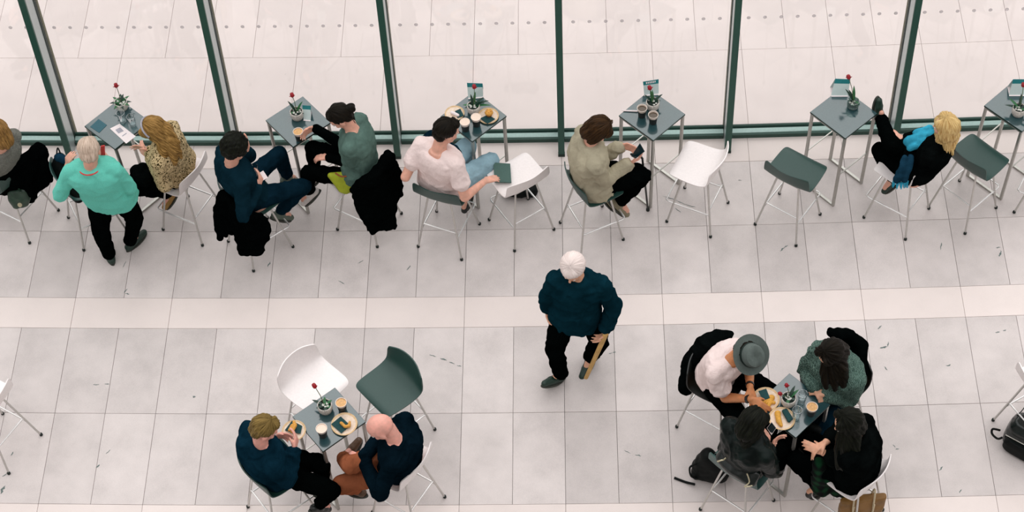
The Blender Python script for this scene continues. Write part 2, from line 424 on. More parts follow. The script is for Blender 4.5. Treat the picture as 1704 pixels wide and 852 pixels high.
for i, x in enumerate(mxs):
    t = empty('mullion', (x, YN+curve(x), 0), label='dark green upright glazing fin, %s' % ['beyond the left edge', 'left of the turquoise sweater woman', 'behind the curly-haired man in navy', 'behind the large black coat on the stool', 'behind the person in the beige jacket', 'behind the white stool by the fourth table', 'behind the legs of the reclining blonde woman', 'beyond the right edge'][i], cat='mullion', group='fins of the glass wall')
    org = t.location.copy()
    g = G(); slanted(g, x, .0275, 0, .022, 0, ZT); g.obj('nose_flange', MT['nose'], t, False, org)
    g = G(); slanted(g, x, .0235, .022, .19, .0, ZT); g.obj('web', MT['web'], t, False, org)
    g = G(); slanted(g, x, .028, .19, .232, .0, ZT); g.obj('gasket', MT['gasket'], t, False, org)
    g = G(); slanted(g, x, .028, .25, .285, .0, ZT); g.obj('outer_cap', MT['brass'], t, False, org)
    g = G(); slanted(g, x, .0295, -.002, .03, 0, .03); g.obj('foot_plate', MT['gasket'], t, False, org)
for i in range(len(mxs)-1):
    a, b = mxs[i]+.028, mxs[i+1]-.028
    # pane
    def P(x, z, o=DG): return (x, YN+curve(x)+o+LEAN*z, z)
    g = G(); e = .004
    g.add([P(a, .07), P(b, .07), P(b, ZT), P(a, ZT), P(a, .07, DG+.012), P(b, .07, DG+.012), P(b, ZT, DG+.012), P(a, ZT, DG+.012)], [(0, 1, 2, 3), (7, 6, 5, 4), (0, 4, 5, 1), (1, 5, 6, 2), (2, 6, 7, 3), (3, 7, 4, 0)])
    wn = tag(g.obj('window_%d' % (i+1), MT['glass'], smooth=False), kind='structure')
    # frosted safety dots at eye height
    s_ = (b-a-.0)/10.35
    for k in range(10):
        x = (a+b)/2+(k-4.5)*s_; z = 1.31
        g = G(); c = V(x, YN+curve(x)+DG-.0015+LEAN*z, z); u = V(1, 0, 0); v_ = nrm(V(0, LEAN, 1))
        n = 12; nn = np.cross(u, v_)
        vs = [c+(u*math.cos(2*math.pi*j/n)+v_*math.sin(2*math.pi*j/n))*.0165 for j in range(n)]
        vs += [p+nn*.001 for p in vs]
        g.add(vs, [tuple(range(n)), tuple(range(2*n-1, n-1, -1))]+[(j, (j+1) % n, n+(j+1) % n, n+j) for j in range(n)])
        g.obj('safety_dot', MT['frit'], wn, smooth=False)
    # bottom rail in three strips
    r = empty('sill_rail', ((a+b)/2, YN+.16+curve((a+b)/2), 0), label='green-grey metal sill rail under the %s glass pane' % ['first', 'second', 'third', 'fourth', 'fifth', 'sixth', 'seventh'][i], cat='rail', group='sill rails of the glass wall')
    org = r.location.copy()
    def strip(name, prof, mat):
        g = G(); vs = []
        for x in (a, b): vs += [(x, YN+curve(x)+y, z) for y, z in prof]
        n = len(prof)
        g.add(vs, [tuple(range(n)), tuple(range(2*n-1, n-1, -1))]+[(j, (j+1) % n, n+(j+1) % n, n+j) for j in range(n)])
        g.obj(name, mat, r, True, org, 30)
    strip('front_lip', [(.165, 0), (.165, .045), (.185, .05), (.185, 0)], MT['railedge'])
    strip('rail_body', [(.185, 0), (.185, .052), (.20, .062), (.222, .066), (.232, .06), (.232, 0)], MT['rail'])
    strip('glazing_bead', [(.232, 0), (.236, .085), (.246, .09), (.256, .085), (.256, 0)], MT['railedge'])
# unseen wall added behind the viewer to block sky light from the hall side
wb = G(); wb.box((0, -13.2, 6), (16, .1, 6)); tag(wb.obj('wall_back_unseen', MT['wall'], smooth=False), kind='structure')

# ------------------------------------------------------------------ stools
def shell_mesh():
    prof = [(.205, -.018), (.192, -.003), (.165, .003), (.10, -.003), (.02, -.010), (-.06, -.010), (-.115, -.002), (-.148, .018), (-.168, .055), (-.182, .10), (-.193, .145), (-.202, .185), (-.206, .205)]
    wid = [.178, .196, .205, .210, .213, .214, .214, .214, .213, .211, .208, .202, .186]
    nu = 13; vs = []; fs = []
    for i, ((y, z), wd) in enumerate(zip(prof, wid)):
        for j in range(nu):
            u = -1+2*j/(nu-1)
            k = max(0, (i-5)/7.)
            wrap = (abs(u)**2)*.05*min(1, k*1.3)
            dish = (u*u-.3)*.012*(1 if i < 6 else max(0, 1-(i-5)/4))-(.022*max(0, abs(u)-.55)/.45*max(0, i-9)/3 if i > 9 else 0)
            vs.append((u*wd, y+wrap, z+dish*(1 if i > 0 else .4)-(.012*abs(u)**3 if 0 < i < 6 else 0)))
    for i in range(len(prof)-1):
        for j in range(nu-1): fs.append((i*nu+j, i*nu+j+1, (i+1)*nu+j+1, (i+1)*nu+j))
    me = bpy.data.meshes.new('shell'); me.from_pydata(vs, [], fs); me.update()
    o = bpy.data.objects.new('shell', me); COL.objects.link(o)
    m = o.modifiers.new('s', 'SUBSURF'); m.levels = 1; m.render_levels = 1
    m = o.modifiers.new('t', 'SOLIDIFY'); m.thickness = .009; m.offset = -1
    dg = bpy.context.evaluated_depsgraph_get(); r = bpy.data.meshes.new_from_object(o.evaluated_get(dg)); bpy.data.objects.remove(o)
    r.shade_smooth(); r.set_sharp_from_angle(angle=math.radians(60)); return r
SH = shell_mesh()
SEATZ = .65
SHELLS = {}
def shell_for(mat):
    if mat not in SHELLS:
        m = SH.copy(); m.materials.clear(); m.materials.append(MT[mat]); SHELLS[mat] = m
    return SHELLS[mat]
FT = .2; LT = .10
def legpt(sx, sy, z):
    t = z/(SEATZ-.02); return V(sx*(FT+(LT-FT)*t), sy*(FT+(LT-FT)*t), z)
LEGS = {}
for sx in (-1, 1):
    for sy in (-1, 1):
        g = G(); g.tube([legpt(sx, sy, .012), legpt(sx, sy, SEATZ-.02)], .0085, 10); LEGS[sx, sy] = g.mesh('leg'); smoothm(LEGS[sx, sy], 50); LEGS[sx, sy].materials.append(MT['chrome'])
g = G(); g.lathe((0, 0, 0), [(.011, 0), (.0135, .004), (.0125, .022), (.0085, .026)], 12); CAPM = g.mesh('cap'); smoothm(CAPM, 50); CAPM.materials.append(MT['rubber'])
g = G()
zf = .24; a_ = legpt(-1, -1, zf); b_ = legpt(-1, 1, zf); c_ = legpt(1, 1, zf); d_ = legpt(1, -1, zf)
g.tube([a_, b_, b_+V(-.0, .05, 0), b_+V(.012, .072, 0), c_+V(-.012, .072, 0), c_+V(0, .05, 0), c_, d_], .0075, 8)
REST = g.mesh('footrest'); smoothm(REST, 60); REST.materials.append(MT['bright'])
g = G(); g.tube([legpt(-1, -1, .30), legpt(1, -1, .30)], .007, 8); CROSS = g.mesh('rear_bar'); smoothm(CROSS, 60); CROSS.materials.append(MT['bright'])
g = G(); g.tube([V(-.105, .11, SEATZ-.02), V(.105, .11, SEATZ-.02)], .008, 8); g.tube([V(-.105, -.11, SEATZ-.02), V(.105, -.11, SEATZ-.02)], .008, 8); g.tube([V(-.105, -.11, SEATZ-.02), V(-.105, .11, SEATZ-.02)], .008, 8); g.tube([V(.105, -.11, SEATZ-.02), V(.105, .11, SEATZ-.02)], .008, 8)
SUB = g.mesh('seat_frame'); smoothm(SUB, 60); SUB.materials.append(MT['chrome'])
def put(name, me, parent, loc=(0, 0, 0)):
    o = bpy.data.objects.new(name, me); COL.objects.link(o); o.parent = parent; o.location = loc; return o
STOOLS = {}
def stool(key, c, ang, mat, label):
    "ang: world heading (deg) the sitter looks towards"
    t = empty('bar_stool', (c[0], c[1], 0), math.radians(ang-90), label, 'stool', 'shell-seated bar stools on thin steel legs')
    put('seat_shell', shell_for(mat), t, (0, 0, SEATZ))
    put('seat_frame', SUB, t)
    for (sx, sy), me in LEGS.items():
        l = put('leg', me, t); put('foot_cap', CAPM, l, tuple(legpt(sx, sy, 0)))
    put('footrest', REST, t); put('rear_bar', CROSS, t)
    STOOLS[key] = (V(c[0], c[1], 0), math.radians(ang)); return t
def by_feet(key, pa, pb, mat, label, da=0):
    "pa, pb: pixels of rear-left and rear-right foot caps seen from the sitter (rear pair)"
    A = at(*pa)[:2]; B = at(*pb)[:2]; d = (B-A); d = d/np.linalg.norm(d)
    f = V(-d[1], d[0]); c = (A+B)/2+f*.2
    return stool(key, c, math.degrees(math.atan2(f[1], f[0]))+da, mat, label)
by_feet('s0', (50.7, 404), (96.5, 352), 'dark_shell', 'dark stool at the far left hidden under a black coat and a handbag')
by_feet('s1', (114.4, 363), (139.8, 417), 'grey_shell', 'grey stool loaded with black bags beside the woman in turquoise')
by_feet('s2', (335, 412), (380, 350), 'white_shell', 'white stool under the woman in the speckled jacket')
by_feet('s4', (628.4, 411), (667.7, 356.5), 'white_shell', 'pale stool under the woman in the green-grey top, black coat on its back')
by_feet('s5', (699.3, 412), (765, 432), 'dark_shell', 'dark green stool under the man in the white T-shirt')
by_feet('s6', (857, 418), (921, 383), 'white_shell', 'white stool with a dark notebook lying on its seat')
_f = [at(*q)[:2] for q in ((930, 380), (971, 418), (1040, 401), (997, 343))]; _d = (_f[2]+_f[3]-_f[0]-_f[1]); stool('s7', sum(_f)/4, math.degrees(math.atan2(_d[1], _d[0])), 'dark_shell', 'dark green stool under the person in the beige jacket')
by_feet('s8', (1182.5, 394.5), (1211, 338.6), 'white_shell', 'empty white stool right of the fourth window table')
by_feet('s9', (1258.3, 375), (1322.6, 408.8), 'dark_shell', 'empty dark green stool left of the fifth window table')
by_feet('s10', (1505.7, 400), (1546, 346.7), 'white_shell', 'white stool under the reclining blonde woman')
by_feet('s11', (1547, 345), (1603.6, 388), 'dark_shell', 'empty dark green stool behind the blonde woman by the right edge')
def by_center(key, px, py, ang, mat, label, z=SEATZ): return stool(key, at(px, py, z)[:2], ang, mat, label)
by_center('s3', 414, 330, 38, 'dark_shell', 'dark stool under the curly-haired man in navy, black coat over its back')
by_center('s12', 1766, 262, 150, 'white_shell', 'white stool mostly outside the frame beyond the rightmost table')
by_center('s13', 452, 782, 38, 'dark_shell', 'dark stool under the brown-haired man eating in the navy coat')
by_center('s14', 668, 772, 148, 'white_shell', 'white stool under the bald man')
by_center('s15', 520, 638, -42, 'white_shell', 'empty white stool above the lower left table')
by_center('s16', 652, 642, 222, 'dark_shell', 'large empty dark green stool up and right of the lower left table')
by_center('s17', 1192, 628, -34, 'black_shell', 'dark stool under the man in the hat, black jacket on its back')
by_center('s18', 1392, 632, 222, 'black_shell', 'black stool under the woman in the knitted cardigan')
by_center('s19', 1236, 772, 52, 'grey_shell', 'grey stool under the woman in the leather jacket')
by_center('s20', 1424, 786, 140, 'white_shell', 'white stool under the long-haired woman in black')
by_center('s21', -28, 668, 150, 'white_shell', 'stool mostly outside the frame at the lower left edge')
by_center('s22', 1742, 640, 30, 'white_shell', 'stool outside the frame right of the lone backpack')

# ------------------------------------------------------------------ tables
TH = .93; TS = .192
tg = G(); tg.box((0, 0, TH-.006), (TS, TS, .006)); TOPM = tg.mesh('tabletop'); TOPM.materials.append(MT['top'])
eg = G(); 
for sx, sy, hx, hy in ((0, 1, TS+.0015, .0015), (0, -1, TS+.0015, .0015), (1, 0, .0015, TS), (-1, 0, .0015, TS)): eg.box((sx*TS, sy*TS, TH-.008), (hx, hy, .0075))
EDGEM = eg.mesh('edge_band'); EDGEM.materials.append(MT['edge'])
LO = TS-.013
TLEG = {}
for sx in (-1, 1):
    for sy in (-1, 1):
        lg = G(); lg.box((sx*LO, sy*LO, (TH-.012)/2), (.0105, .0105, (TH-.012)/2)); TLEG[sx, sy] = lg.mesh('leg'); TLEG[sx, sy].materials.append(MT['tsteel'])
def bar(y0, y1, x0, x1, z, h=.0105):
    b = G(); b.box(((x0+x1)/2, (y0+y1)/2, z), (max(h, abs(x1-x0)/2), max(h, abs(y1-y0)/2), h)); m = b.mesh('bar'); m.materials.append(MT['tsteel']); return m
FB = [bar(-LO+.0105, LO-.0105, s*LO, s*LO, .0105) for s in (-1, 1)]
UB = [bar(-LO+.0105, LO-.0105, s*LO, s*LO, TH-.0225) for s in (-1, 1)]
MBR = [bar(s*LO, s*LO, -LO+.0105, LO-.0105, .42, .0045) for s in (-1, 1)]
TABLES = {}
def table(key, px, py, ang, label):
    c = at(px, py, TH)
    t = empty('high_table', (c[0], c[1], 0), math.radians(ang), label, 'table', 'small square slate-topped high tables')
    put('tabletop', TOPM, t); put('edge_band', EDGEM, t)
    for k, m in TLEG.items(): put('leg', m, t)
    for m in FB: put('floor_bar', m, t)
    for m in UB: put('top_rail', m, t)
    for m in MBR: put('cross_bar', m, t)
    TABLES[key] = c
table('t1', 195, 206, -41, 'slate-topped high table with a white leaflet and two glasses, leftmost by the window')
table('t2', 496, 202, 41, 'slate-topped high table with one tulip pot and a held coffee, second from left')
table('t3', 788, 193, 44, 'slate-topped high table with plates and two coffee cups before the third pane')
table('t4', 1085, 191, 45, 'slate-topped high table with a white letter card and two open cups')
table('t5', 1404, 187.5, 42, 'slate-topped high table with only a card and a glass pot, beside the feet')
table('t6', 1694, 176, 43, 'slate-topped high table cut by the right edge of the picture')
table('tl', 547.5, 697.5, 39.5, 'slate-topped high table between two men, lower left')
table('tr', 1319, 674, 45, 'slate-topped high table crowded by four people, lower right')

# ------------------------------------------------------------------ people
def ik(S, W, L1, L2, hint, who=''):
    S, W, hint = map(lambda a: np.asarray(a, float), (S, W, hint))
    d = np.linalg.norm(W-S)
    if d > (L1+L2)*.995:
        k = d/((L1+L2)*.995)
        pass
        L1 *= k; L2 *= k
    a = (L1*L1-L2*L2+d*d)/(2*d); h = math.sqrt(max(0, L1*L1-a*a)); u = (W-S)/d
    n = hint-S; n = nrm(n-u*np.dot(n, u)); return S+u*a+n*h
def hv(deg, pitch=0):
    a, p = math.radians(deg), math.radians(pitch); return V(math.cos(a)*math.cos(p), math.sin(a)*math.cos(p), math.sin(p))
SECS = [(-.16, .105, .085), (-.08, .155, .115), (.06, .170, .125), (.28, .150, .110), (.48, .148, .110), (.66, .162, .116), (.80, .168, .106), (.90, .150, .086), (.97, .085, .064), (1.02, .058, .055)]
def hand(g, W, d, pn, side, s=1., curl=.35, spread=1.):
    d = nrm(d); pn = np.asarray(pn, float); pn = nrm(pn-d*np.dot(pn, d)); sd = np.cross(d, pn)*side  # thumb side; side=+1 right hand
    for i in range(4):
        k = (1.5-i)*.0185*s
        base = W+d*.012*s+sd*k*.55; kn = W+d*(.082-.004*abs(i-1))*s+sd*k
        g.cone(base, kn, .0155*s, .0115*s, 8, 2)
        L = (.043, .048, .044, .034)[i]*s; dd = nrm(d+sd*(1.5-i)*.045*spread); p = kn; c = curl*(.8+.12*i)
        for j, f in enumerate((1, .62, .5)):
            dd = nrm(dd*math.cos(c)+pn*math.sin(c)); q = p+dd*L*f
            g.cone(p, q, (.0095, .0085, .0078)[j]*s, (.0085, .0078, .0068)[j]*s, 8, 2); p = q
    b = W+d*.02*s+sd*.018*s; t1 = b+nrm(d*.75+sd*.75+pn*.35)*.042*s; t2 = t1+nrm(d+sd*.35+pn*(.2+curl))*.032*s
    g.cone(b, t1, .015*s, .0105*s, 8, 2); g.cone(t1, t2, .0105*s, .0082*s, 8, 2)

def person(label, stool=None, pel=None, neck=None, head=None, face=(0, -20), hd=None, sh=None, R=None, L=None, legR=None, legL=None, s=1., girth=1.,
           top=None, top2=None, sleeve=1., bottom=None, shoes=None, shorts=False, hair=None, hairm_=None, skinm='skin', hem=-.1, slouch=.0, collar=0, fold=.010, seed=0, ponytail=None, group=None, loose=1., trim=None):
    global _last
    if stool:
        sc, sa = STOOLS[stool]
        if hd is None: hd = math.degrees(sa)
        f0 = hv(hd)
        if pel is None: pel = sc+f0*.012+V(0, 0, SEATZ+.095)
        else: pel = at(*pel)
    else: pel = at(*pel)
    f0 = hv(hd); l0 = V(-f0[1], f0[0], 0)
    neck = at(*neck); H = at(*head)
    up = nrm(neck-pel); left = nrm(l0-up*np.dot(l0, up)); fr = np.cross(left, up)
    hs = hd if sh is None else sh; ls0 = V(-math.sin(math.radians(hs)), math.cos(math.radians(hs)), 0); lefts = nrm(ls0-up*np.dot(ls0, up)); frs = np.cross(lefts, up)

    mid = (pel+neck)/2-fr*slouch
    def spine(t): return (1-t)**2*pel+2*t*(1-t)*mid+t*t*neck if t > 0 else pel+up*t*.5
    def frame(t):
        k = min(1, max(0, t)); l = nrm(left*(1-k)+lefts*k); return l, np.cross(l, up)
    org = (pel[0], pel[1], 0)
    root = empty('person', org, 0, label, 'person', group)
    def torso(g, t0, t1, inf, gk=1., low=1.):
        ts = [q for q in SECS if t0 <= q[0] <= t1]
        if t0 < SECS[0][0]: ts = [(t0, SECS[2][1]*1.02*low, SECS[1][2]*1.05*low)]+[q for q in ts if q[0] > 0]
        sec = []
        for t, hw, hdp in ts:
            l, f = frame(t); sec.append((spine(t), l*(hw*s*girth*gk+inf), f*(hdp*s*girth*gk+inf)))
        g.loft(sec, 22)
    body = G(); torso(body, -.2, 1.1, -.008)
    hf = hv(*face); hl = nrm(np.cross(V(0, 0, 1), hf)); hu = np.cross(hf, hl); hR = np.stack([hf, hl, hu], 1)
    def hp(a, b, c): return H+hf*a*s+hl*b*s+hu*c*s
    def he(g, a, b, c, r): g.ell(hp(a, b, c), tuple(x*s for x in r), hR, 18, 12)
    body.cone(neck-up*.03, hp(-.02, 0, -.05), .056*s, .054*s, 14)
    he(body, -.008, 0, .022, (.098, .078, .088)); he(body, .026, 0, -.035, (.064, .060, .082)); he(body, .058, 0, -.092, (.028, .032, .022))
    body.cone(hp(.086, 0, .004), hp(.104, 0, -.030), .007*s, .012*s, 8, 2); he(body, .076, 0, .018, (.016, .048, .010)); he(body, .085, 0, -.062, (.010, .024, .009))
    for q in (-1, 1): he(body, -.002, q*.078, -.012, (.018, .009, .030)); he(body, .062, q*.036, -.030, (.020, .020, .022))
    info = {'head': H, 'hR': hR, 'fr': fr, 'left': left, 'up': up}
    A = {}
    for side, arm in ((-1, R), (1, L)):
        nm = 'R' if side < 0 else 'L'
        l, f = frame(.86); S = spine(.86)+l*side*.160*s*(1+(girth-1)*.5)
        if arm is None: arm = {}
        if 'w' in arm: W = at(*arm['w'])
        else: W = pel+f0*.26+l0*side*.07+V(0, 0, .13)
        hint = at(*arm['e']) if 'e' in arm else S+l*side*.1-V(0, 0, .3)-f*.05
        if 'sx' in arm: S = S+f*arm['sx']
        E_ = ik(S, W, .29*s, .25*s, hint, label[:20]+nm)
        A[side] = (S, E_, W)
        body.cone(S, E_, .048*s, .039*s, 12); body.cone(E_, W, .040*s, .026*s, 12)
        d = nrm(W-E_); hdv = nrm(at(*arm['h'])-W) if 'h' in arm else d
        pn = arm.get('pn', (0, 0, -1)); pn = V(*pn)
        if abs(np.dot(nrm(pn), hdv)) > .9: pn = pn+f*.8
        hand(body, W+d*.005, nrm(hdv), pn, -side, s*arm.get('hs', .94), arm.get('curl', .4))
    B = {}
    for side, leg in ((-1, legR), (1, legL)):
        hip = pel+l0*side*.088*s-V(0, 0, .02)
        leg = leg or {}
        if 'a' in leg: a = at(*leg['a'])
        else: a = (STOOLS[stool][0]+f0*.30+l0*side*.085+V(0, 0, .33)) if stool else pel
        hint = at(*leg['k']) if 'k' in leg else hip+f0*.5+V(0, 0, .25)+l0*side*.05
        K = ik(hip, a, .42*s, .41*s, hint, label[:20]+' leg')
        toe = (at(leg['t'][0], leg['t'][1], a[2])-a) if 't' in leg else f0
        toe = nrm(V(toe[0], toe[1], leg.get('tz', -.12) if 't' in leg else -.12))
        B[side] = (hip, K, a, toe)
        body.cone(hip, K, .074*s*girth, .052*s, 12); body.cone(K, a, .052*s, .034*s, 12); body.cone(a, a+toe*.1*s-V(0, 0, .035), .034*s, .022*s, 10)
    fuse(body, 'body', MT[skinm], root, org, vox=.0058*max(1, s), smooth=3, dec=.45)
    for q in (-1, 1):
        g = G(); g.ell(hp(.0795, q*.031, -.004), (.011*s,)*3, hR, 10, 6); e = g.obj('eye', MT['eye'], root, origin=org)
        g = G(); g.ell(hp(.0880, q*.031, -.005), (.0045*s,)*3, hR, 8, 5); g.obj('iris', MT['iris'], e)
    # --- upper garment
    def upper(mat, t0, inf, slv, name, fold_, sd_, col_=0, lw=1., t1=.975):
        if col_: t1 = 1.03
        g = G(); torso(g, t0, t1, inf, 1., lw)
        for side in (-1, 1):
            S, E_, W = A[side]
            k = inf*.55+.004
            l, f = frame(.86)
            g.cone(spine(.90)+l*side*.06*s, S+up*.004, .060*s, .050*s+k, 14)
            if slv < .5:
                q = S+(E_-S)*slv*2; g.cone(S, q, .050*s+k, .050*s+k*1.5, 14)
                d_ = nrm(E_-S); g.cone(q-d_*.05, q+d_*.012, .05*s+k*1.3, .054*s+k*1.7, 16, flat=True)
            else:
                g.cone(S, E_, .050*s+k, .044*s+k*1.1, 14)
                q = E_+(W-E_)*min(1, (slv-.5)*2); g.cone(E_, q-nrm(W-E_)*.01, .045*s+k*1.1, .033*s+k, 14)
                g.cone(q-nrm(W-E_)*.04, q, .034*s+k, .035*s+k*1.1, 14, flat=True)
        if col_:
            c0 = neck+up*.0; n = 14; pts = []
            l, f = frame(1)
            for j in range(n+1):
                t = 2*math.pi*j/n; pts.append(c0+l*math.cos(t)*.070*s+f*math.sin(t)*.066*s+up*(-.004-.02*math.sin(t)))
            g.tube(pts, col_, 8)
        return fuse(g, name, MT[mat], root, org, vox=.0085, smooth=5, disp=fold_*1.15, seed=sd_)
    if bottom:
        g = G()
        sec = []
        for t, hw, hdp in [q for q in SECS if q[0] < .2]:
            l, f = frame(t); sec.append((spine(t), l*(hw*s*girth+.010), f*(hdp*s*girth+.010)))
        g.loft(sec, 20)
        for side in (-1, 1):
            hip, K, a, toe = B[side]
            g.cone(hip, K, .084*s*girth*loose, .064*s*loose, 14); g.cone(K, K+(a-K)*.93, .064*s*loose, .047*s*loose, 14)
            u = nrm(a-K); g.cone(a-u*.08, a-u*.015, .046*s*loose, .048*s*loose, 14, flat=True)
        fuse(g, 'trousers', MT[bottom], root, org, vox=.009, smooth=5, disp=fold*1.2, seed=seed+3)
    if top: upper(top, hem, (.013 if loose < 1.08 else .019) if not top2 else .003, sleeve, 'top', fold if not top2 else .002, seed, collar, 1.)
    if top2: upper(top2[0], top2[1], top2[2], top2[3], top2[4], fold, seed+11, top2[5] if len(top2) > 5 else 0)
    for side, sm in ((-1, shoes), (1, shoes)):
        if not sm: continue
        hip, K, a, toe = B[side]; tl = np.cross(V(0, 0, 1), toe); tl = nrm(tl); tu = np.cross(toe, tl)
        g = G(); hl_ = a-tu*.045-toe*.03
        g.cone(hl_, a-tu*.045+toe*.10, .036*s, .038*s, 12, 3, ax=tu, sx=1., sy=1.); g.cone(a-tu*.045+toe*.09, a-tu*.052+toe*.165*s, .037*s, .028*s, 12, 3)
        g.cone(a+tu*.01, a-tu*.03+toe*.03, .040*s, .042*s, 12)
        so = fuse(g, 'shoe', MT[sm], root, org, vox=.007, smooth=4)
        c0 = a-tu*.078
        g = G(); n = 20; vs = []
        for zz in (-.006, .010):
            for j in range(n):
                t = 2*math.pi*j/n; ct, st = math.cos(t), math.sin(t)
                vs.append(c0+toe*(.062+ct*.128*s)+tl*st*.043*s*(1-.12*(ct < 0)*abs(ct))+tu*zz)
        g.add(vs, [tuple(range(n-1, -1, -1)), tuple(range(n, 2*n))]+[(j, (j+1) % n, n+(j+1) % n, n+j) for j in range(n)])
        g.obj('sole', MT['sole'], so, origin=None)
    # --- hair
    if hair and hair != 'bald':
        g = G(); st = hair
        big = {'short': 0, 'bob': .008, 'long': .006, 'bun': 0, 'curly': .012, 'puff': .010}.get(st, 0)
        he(g, -.022, 0, .036, (.096+big, .086+big, .086+big)); he(g, -.052, 0, -.015, (.056+big, .074+big, .068))
        if st == 'short': he(g, .03, 0, .082, (.055, .058, .034))
        if st in ('bob', 'long'):
            for q in (-1, 1):
                he(g, -.012, q*.074, -.03, (.052, .022, .088)); he(g, .034, q*.052, .062, (.045, .035, .048))
            he(g, -.062, 0, -.05, (.050, .082, .085))
        if st == 'puff': he(g, .02, 0, .075, (.07, .066, .045)); he(g, -.05, 0, -.04, (.06, .082, .075))
        if st == 'bun': he(g, .02, 0, .074, (.06, .062, .04)); he(g, -.12, 0, .0, (.042, .042, .040))
        if st == 'curly':
            rr = random.Random(seed+5)
            for _ in range(150):
                a = rr.uniform(-2.6, 2.6)+math.pi; b = rr.uniform(-.5, 1.5); r = (.102, .092, .094)
                x = -.020+r[0]*math.cos(a)*math.cos(b); 
                if x > .045 and b < .8: continue
                he(g, x, r[1]*math.sin(a)*math.cos(b), .034+r[2]*math.sin(b), (.017, .017, .017))
        if ponytail:
            for ch in ponytail:
                pts = [(at(*q[:3]), q[3]) for q in ch]
                for (p, r0), (q, r1) in zip(pts, pts[1:]): g.cone(p, q, r0, r1, 12)
        o = fuse(g, 'hair', MT[hairm_], root, None, vox=.006, smooth=3 if st != 'curly' else 1, strands=(hR, H, {'short': .011, 'puff': .005, 'curly': .010, 'bald': 0, 'bun': .009}.get(st, .014), 8.))
        me = o.data; n = len(me.vertices); co = np.empty(n*3); me.vertices.foreach_get('co', co); co = (co.reshape(-1, 3)-H) @ hR
        me.vertices.foreach_set('co', co.reshape(-1)); me.update()
        o.location = Vector(H)-Vector(org); o.rotation_euler = Matrix([list(r) for r in hR]).to_euler()
    info.update(A=A, B=B, root=root, org=org, spine=spine, frame=frame, pel=pel, neck=neck, hp=hp)
    return info

MT['skin'] = skin('fair_skin', (222, 168, 146)); MT['pink'] = skin('pink_skin', (230, 168, 152)); MT['tan'] = skin('tanned_skin', (196, 130, 84)); MT['warm'] = skin('warm_skin', (220, 168, 138))
MT['eye'] = plain('eye_white', (225, 220, 214), .3); MT['iris'] = plain('dark_iris', (30, 22, 18), .2); MT['sole'] = plain('rubber_sole', (60, 62, 56), .8)
MT['black'] = cloth('black_cloth', (4, 6, 6), .9); MT['black2'] = cloth('black_wool', (8, 11, 11), .95, 260, .4, .8)
MT['turq'] = knit('turquoise_knit', (128, 226, 206), (96, 204, 184), 130, .003)
MT['navy'] = cloth('navy_knit', (13, 36, 46), .9, 260, .3, .9); MT['denim'] = cloth('dark_denim', (12, 34, 46), .85, 700, .3, .6)
MT['ldenim'] = cloth('light_denim', (140, 170, 182), .85, 600, .2, .6)
MT['teal'] = cloth('grey_green_jersey', (84, 108, 100), .9, 400, .2, .5)
MT['white'] = cloth('white_cotton', (232, 212, 208), .9, 500, .05, .4)
MT['white2'] = cloth('white_shirt', (214, 210, 206), .9, 500, .06, .4)
MT['beige'] = cloth('beige_cotton', (168, 160, 138), .8, 500, .12, .5)
MT['blueshirt'] = cloth('petrol_jacket', (10, 40, 50), .8, 300, .3, .6); MT['coatblue'] = cloth('navy_wool_coat', (11, 37, 50), .9, 200, .35, .8)
MT['dnavy'] = cloth('dark_navy_wool', (7, 20, 28), .9, 200, .4, .8)
MT['rust'] = cloth('rust_corduroy', (140, 82, 56), .85, 400, .2, .6)
MT['greyknit'] = knit('grey_marl_knit', (150, 148, 140), (92, 94, 88), 90, .005)
MT['cardi'] = knit('green_grey_chunky_knit', (120, 150, 138), (26, 50, 44), 46, .010)
MT['leather'] = (lambda m: (m.color(m.ramp(m.noise(9, 4), [(.3, srgb(3, 9, 8)), (.7, srgb(13, 26, 23))])), m.bump(m.noise(14, 5), .012, .9), m.m)[-1])(MB('black_leather', srgb(18, 30, 28), .42, 0, .14))
def leop():
    m = MB('speckled_fur_print', srgb(170, 146, 104), .95, 0, .1)
    v = m.n('ShaderNodeTexVoronoi'); v.inputs['Scale'].default_value = 76; m.l(m.coord(), v.inputs[0])
    nz = m.noise(34, 3); a = m.n('ShaderNodeMath', operation='ADD'); m.l(v.outputs['Distance'], a.inputs[0]); m.l(nz, a.inputs[1])
    m.color(m.ramp(a.outputs[0], [(.70, srgb(34, 27, 16)), (.84, srgb(118, 100, 62)), (1., srgb(196, 174, 134))])); m.bump(nz, .006, .8); return m.m
MT['leopard'] = leop()
def plaidm():
    m = MB('green_black_plaid', srgb(6, 40, 24), .9, 0, .15); c = m.coord((1, 1, 1)); sp = m.n('ShaderNodeSeparateXYZ'); m.l(c, sp.inputs[0])
    w1 = m.n('ShaderNodeMath', operation='SINE'); w2 = m.n('ShaderNodeMath', operation='SINE'); q = [m.n('ShaderNodeMath', operation='MULTIPLY') for _ in (0, 1)]
    m.l(sp.outputs[0], q[0].inputs[0]); m.l(sp.outputs[2], q[1].inputs[0]); q[0].inputs[1].default_value = 85; q[1].inputs[1].default_value = 85
    m.l(q[0].outputs[0], w1.inputs[0]); m.l(q[1].outputs[0], w2.inputs[0]); ad = m.n('ShaderNodeMath', operation='ADD'); m.l(w1.outputs[0], ad.inputs[0]); m.l(w2.outputs[0], ad.inputs[1])
    mr = m.n('ShaderNodeMapRange'); m.l(ad.outputs[0], mr.inputs[0]); mr.inputs[1].default_value = -2; mr.inputs[2].default_value = 2
    m.color(m.ramp(mr.outputs[0], [(.3, srgb(3, 6, 6)), (.5, srgb(3, 24, 14)), (.85, srgb(8, 52, 28))])); return m.m
MT['plaid'] = plaidm()
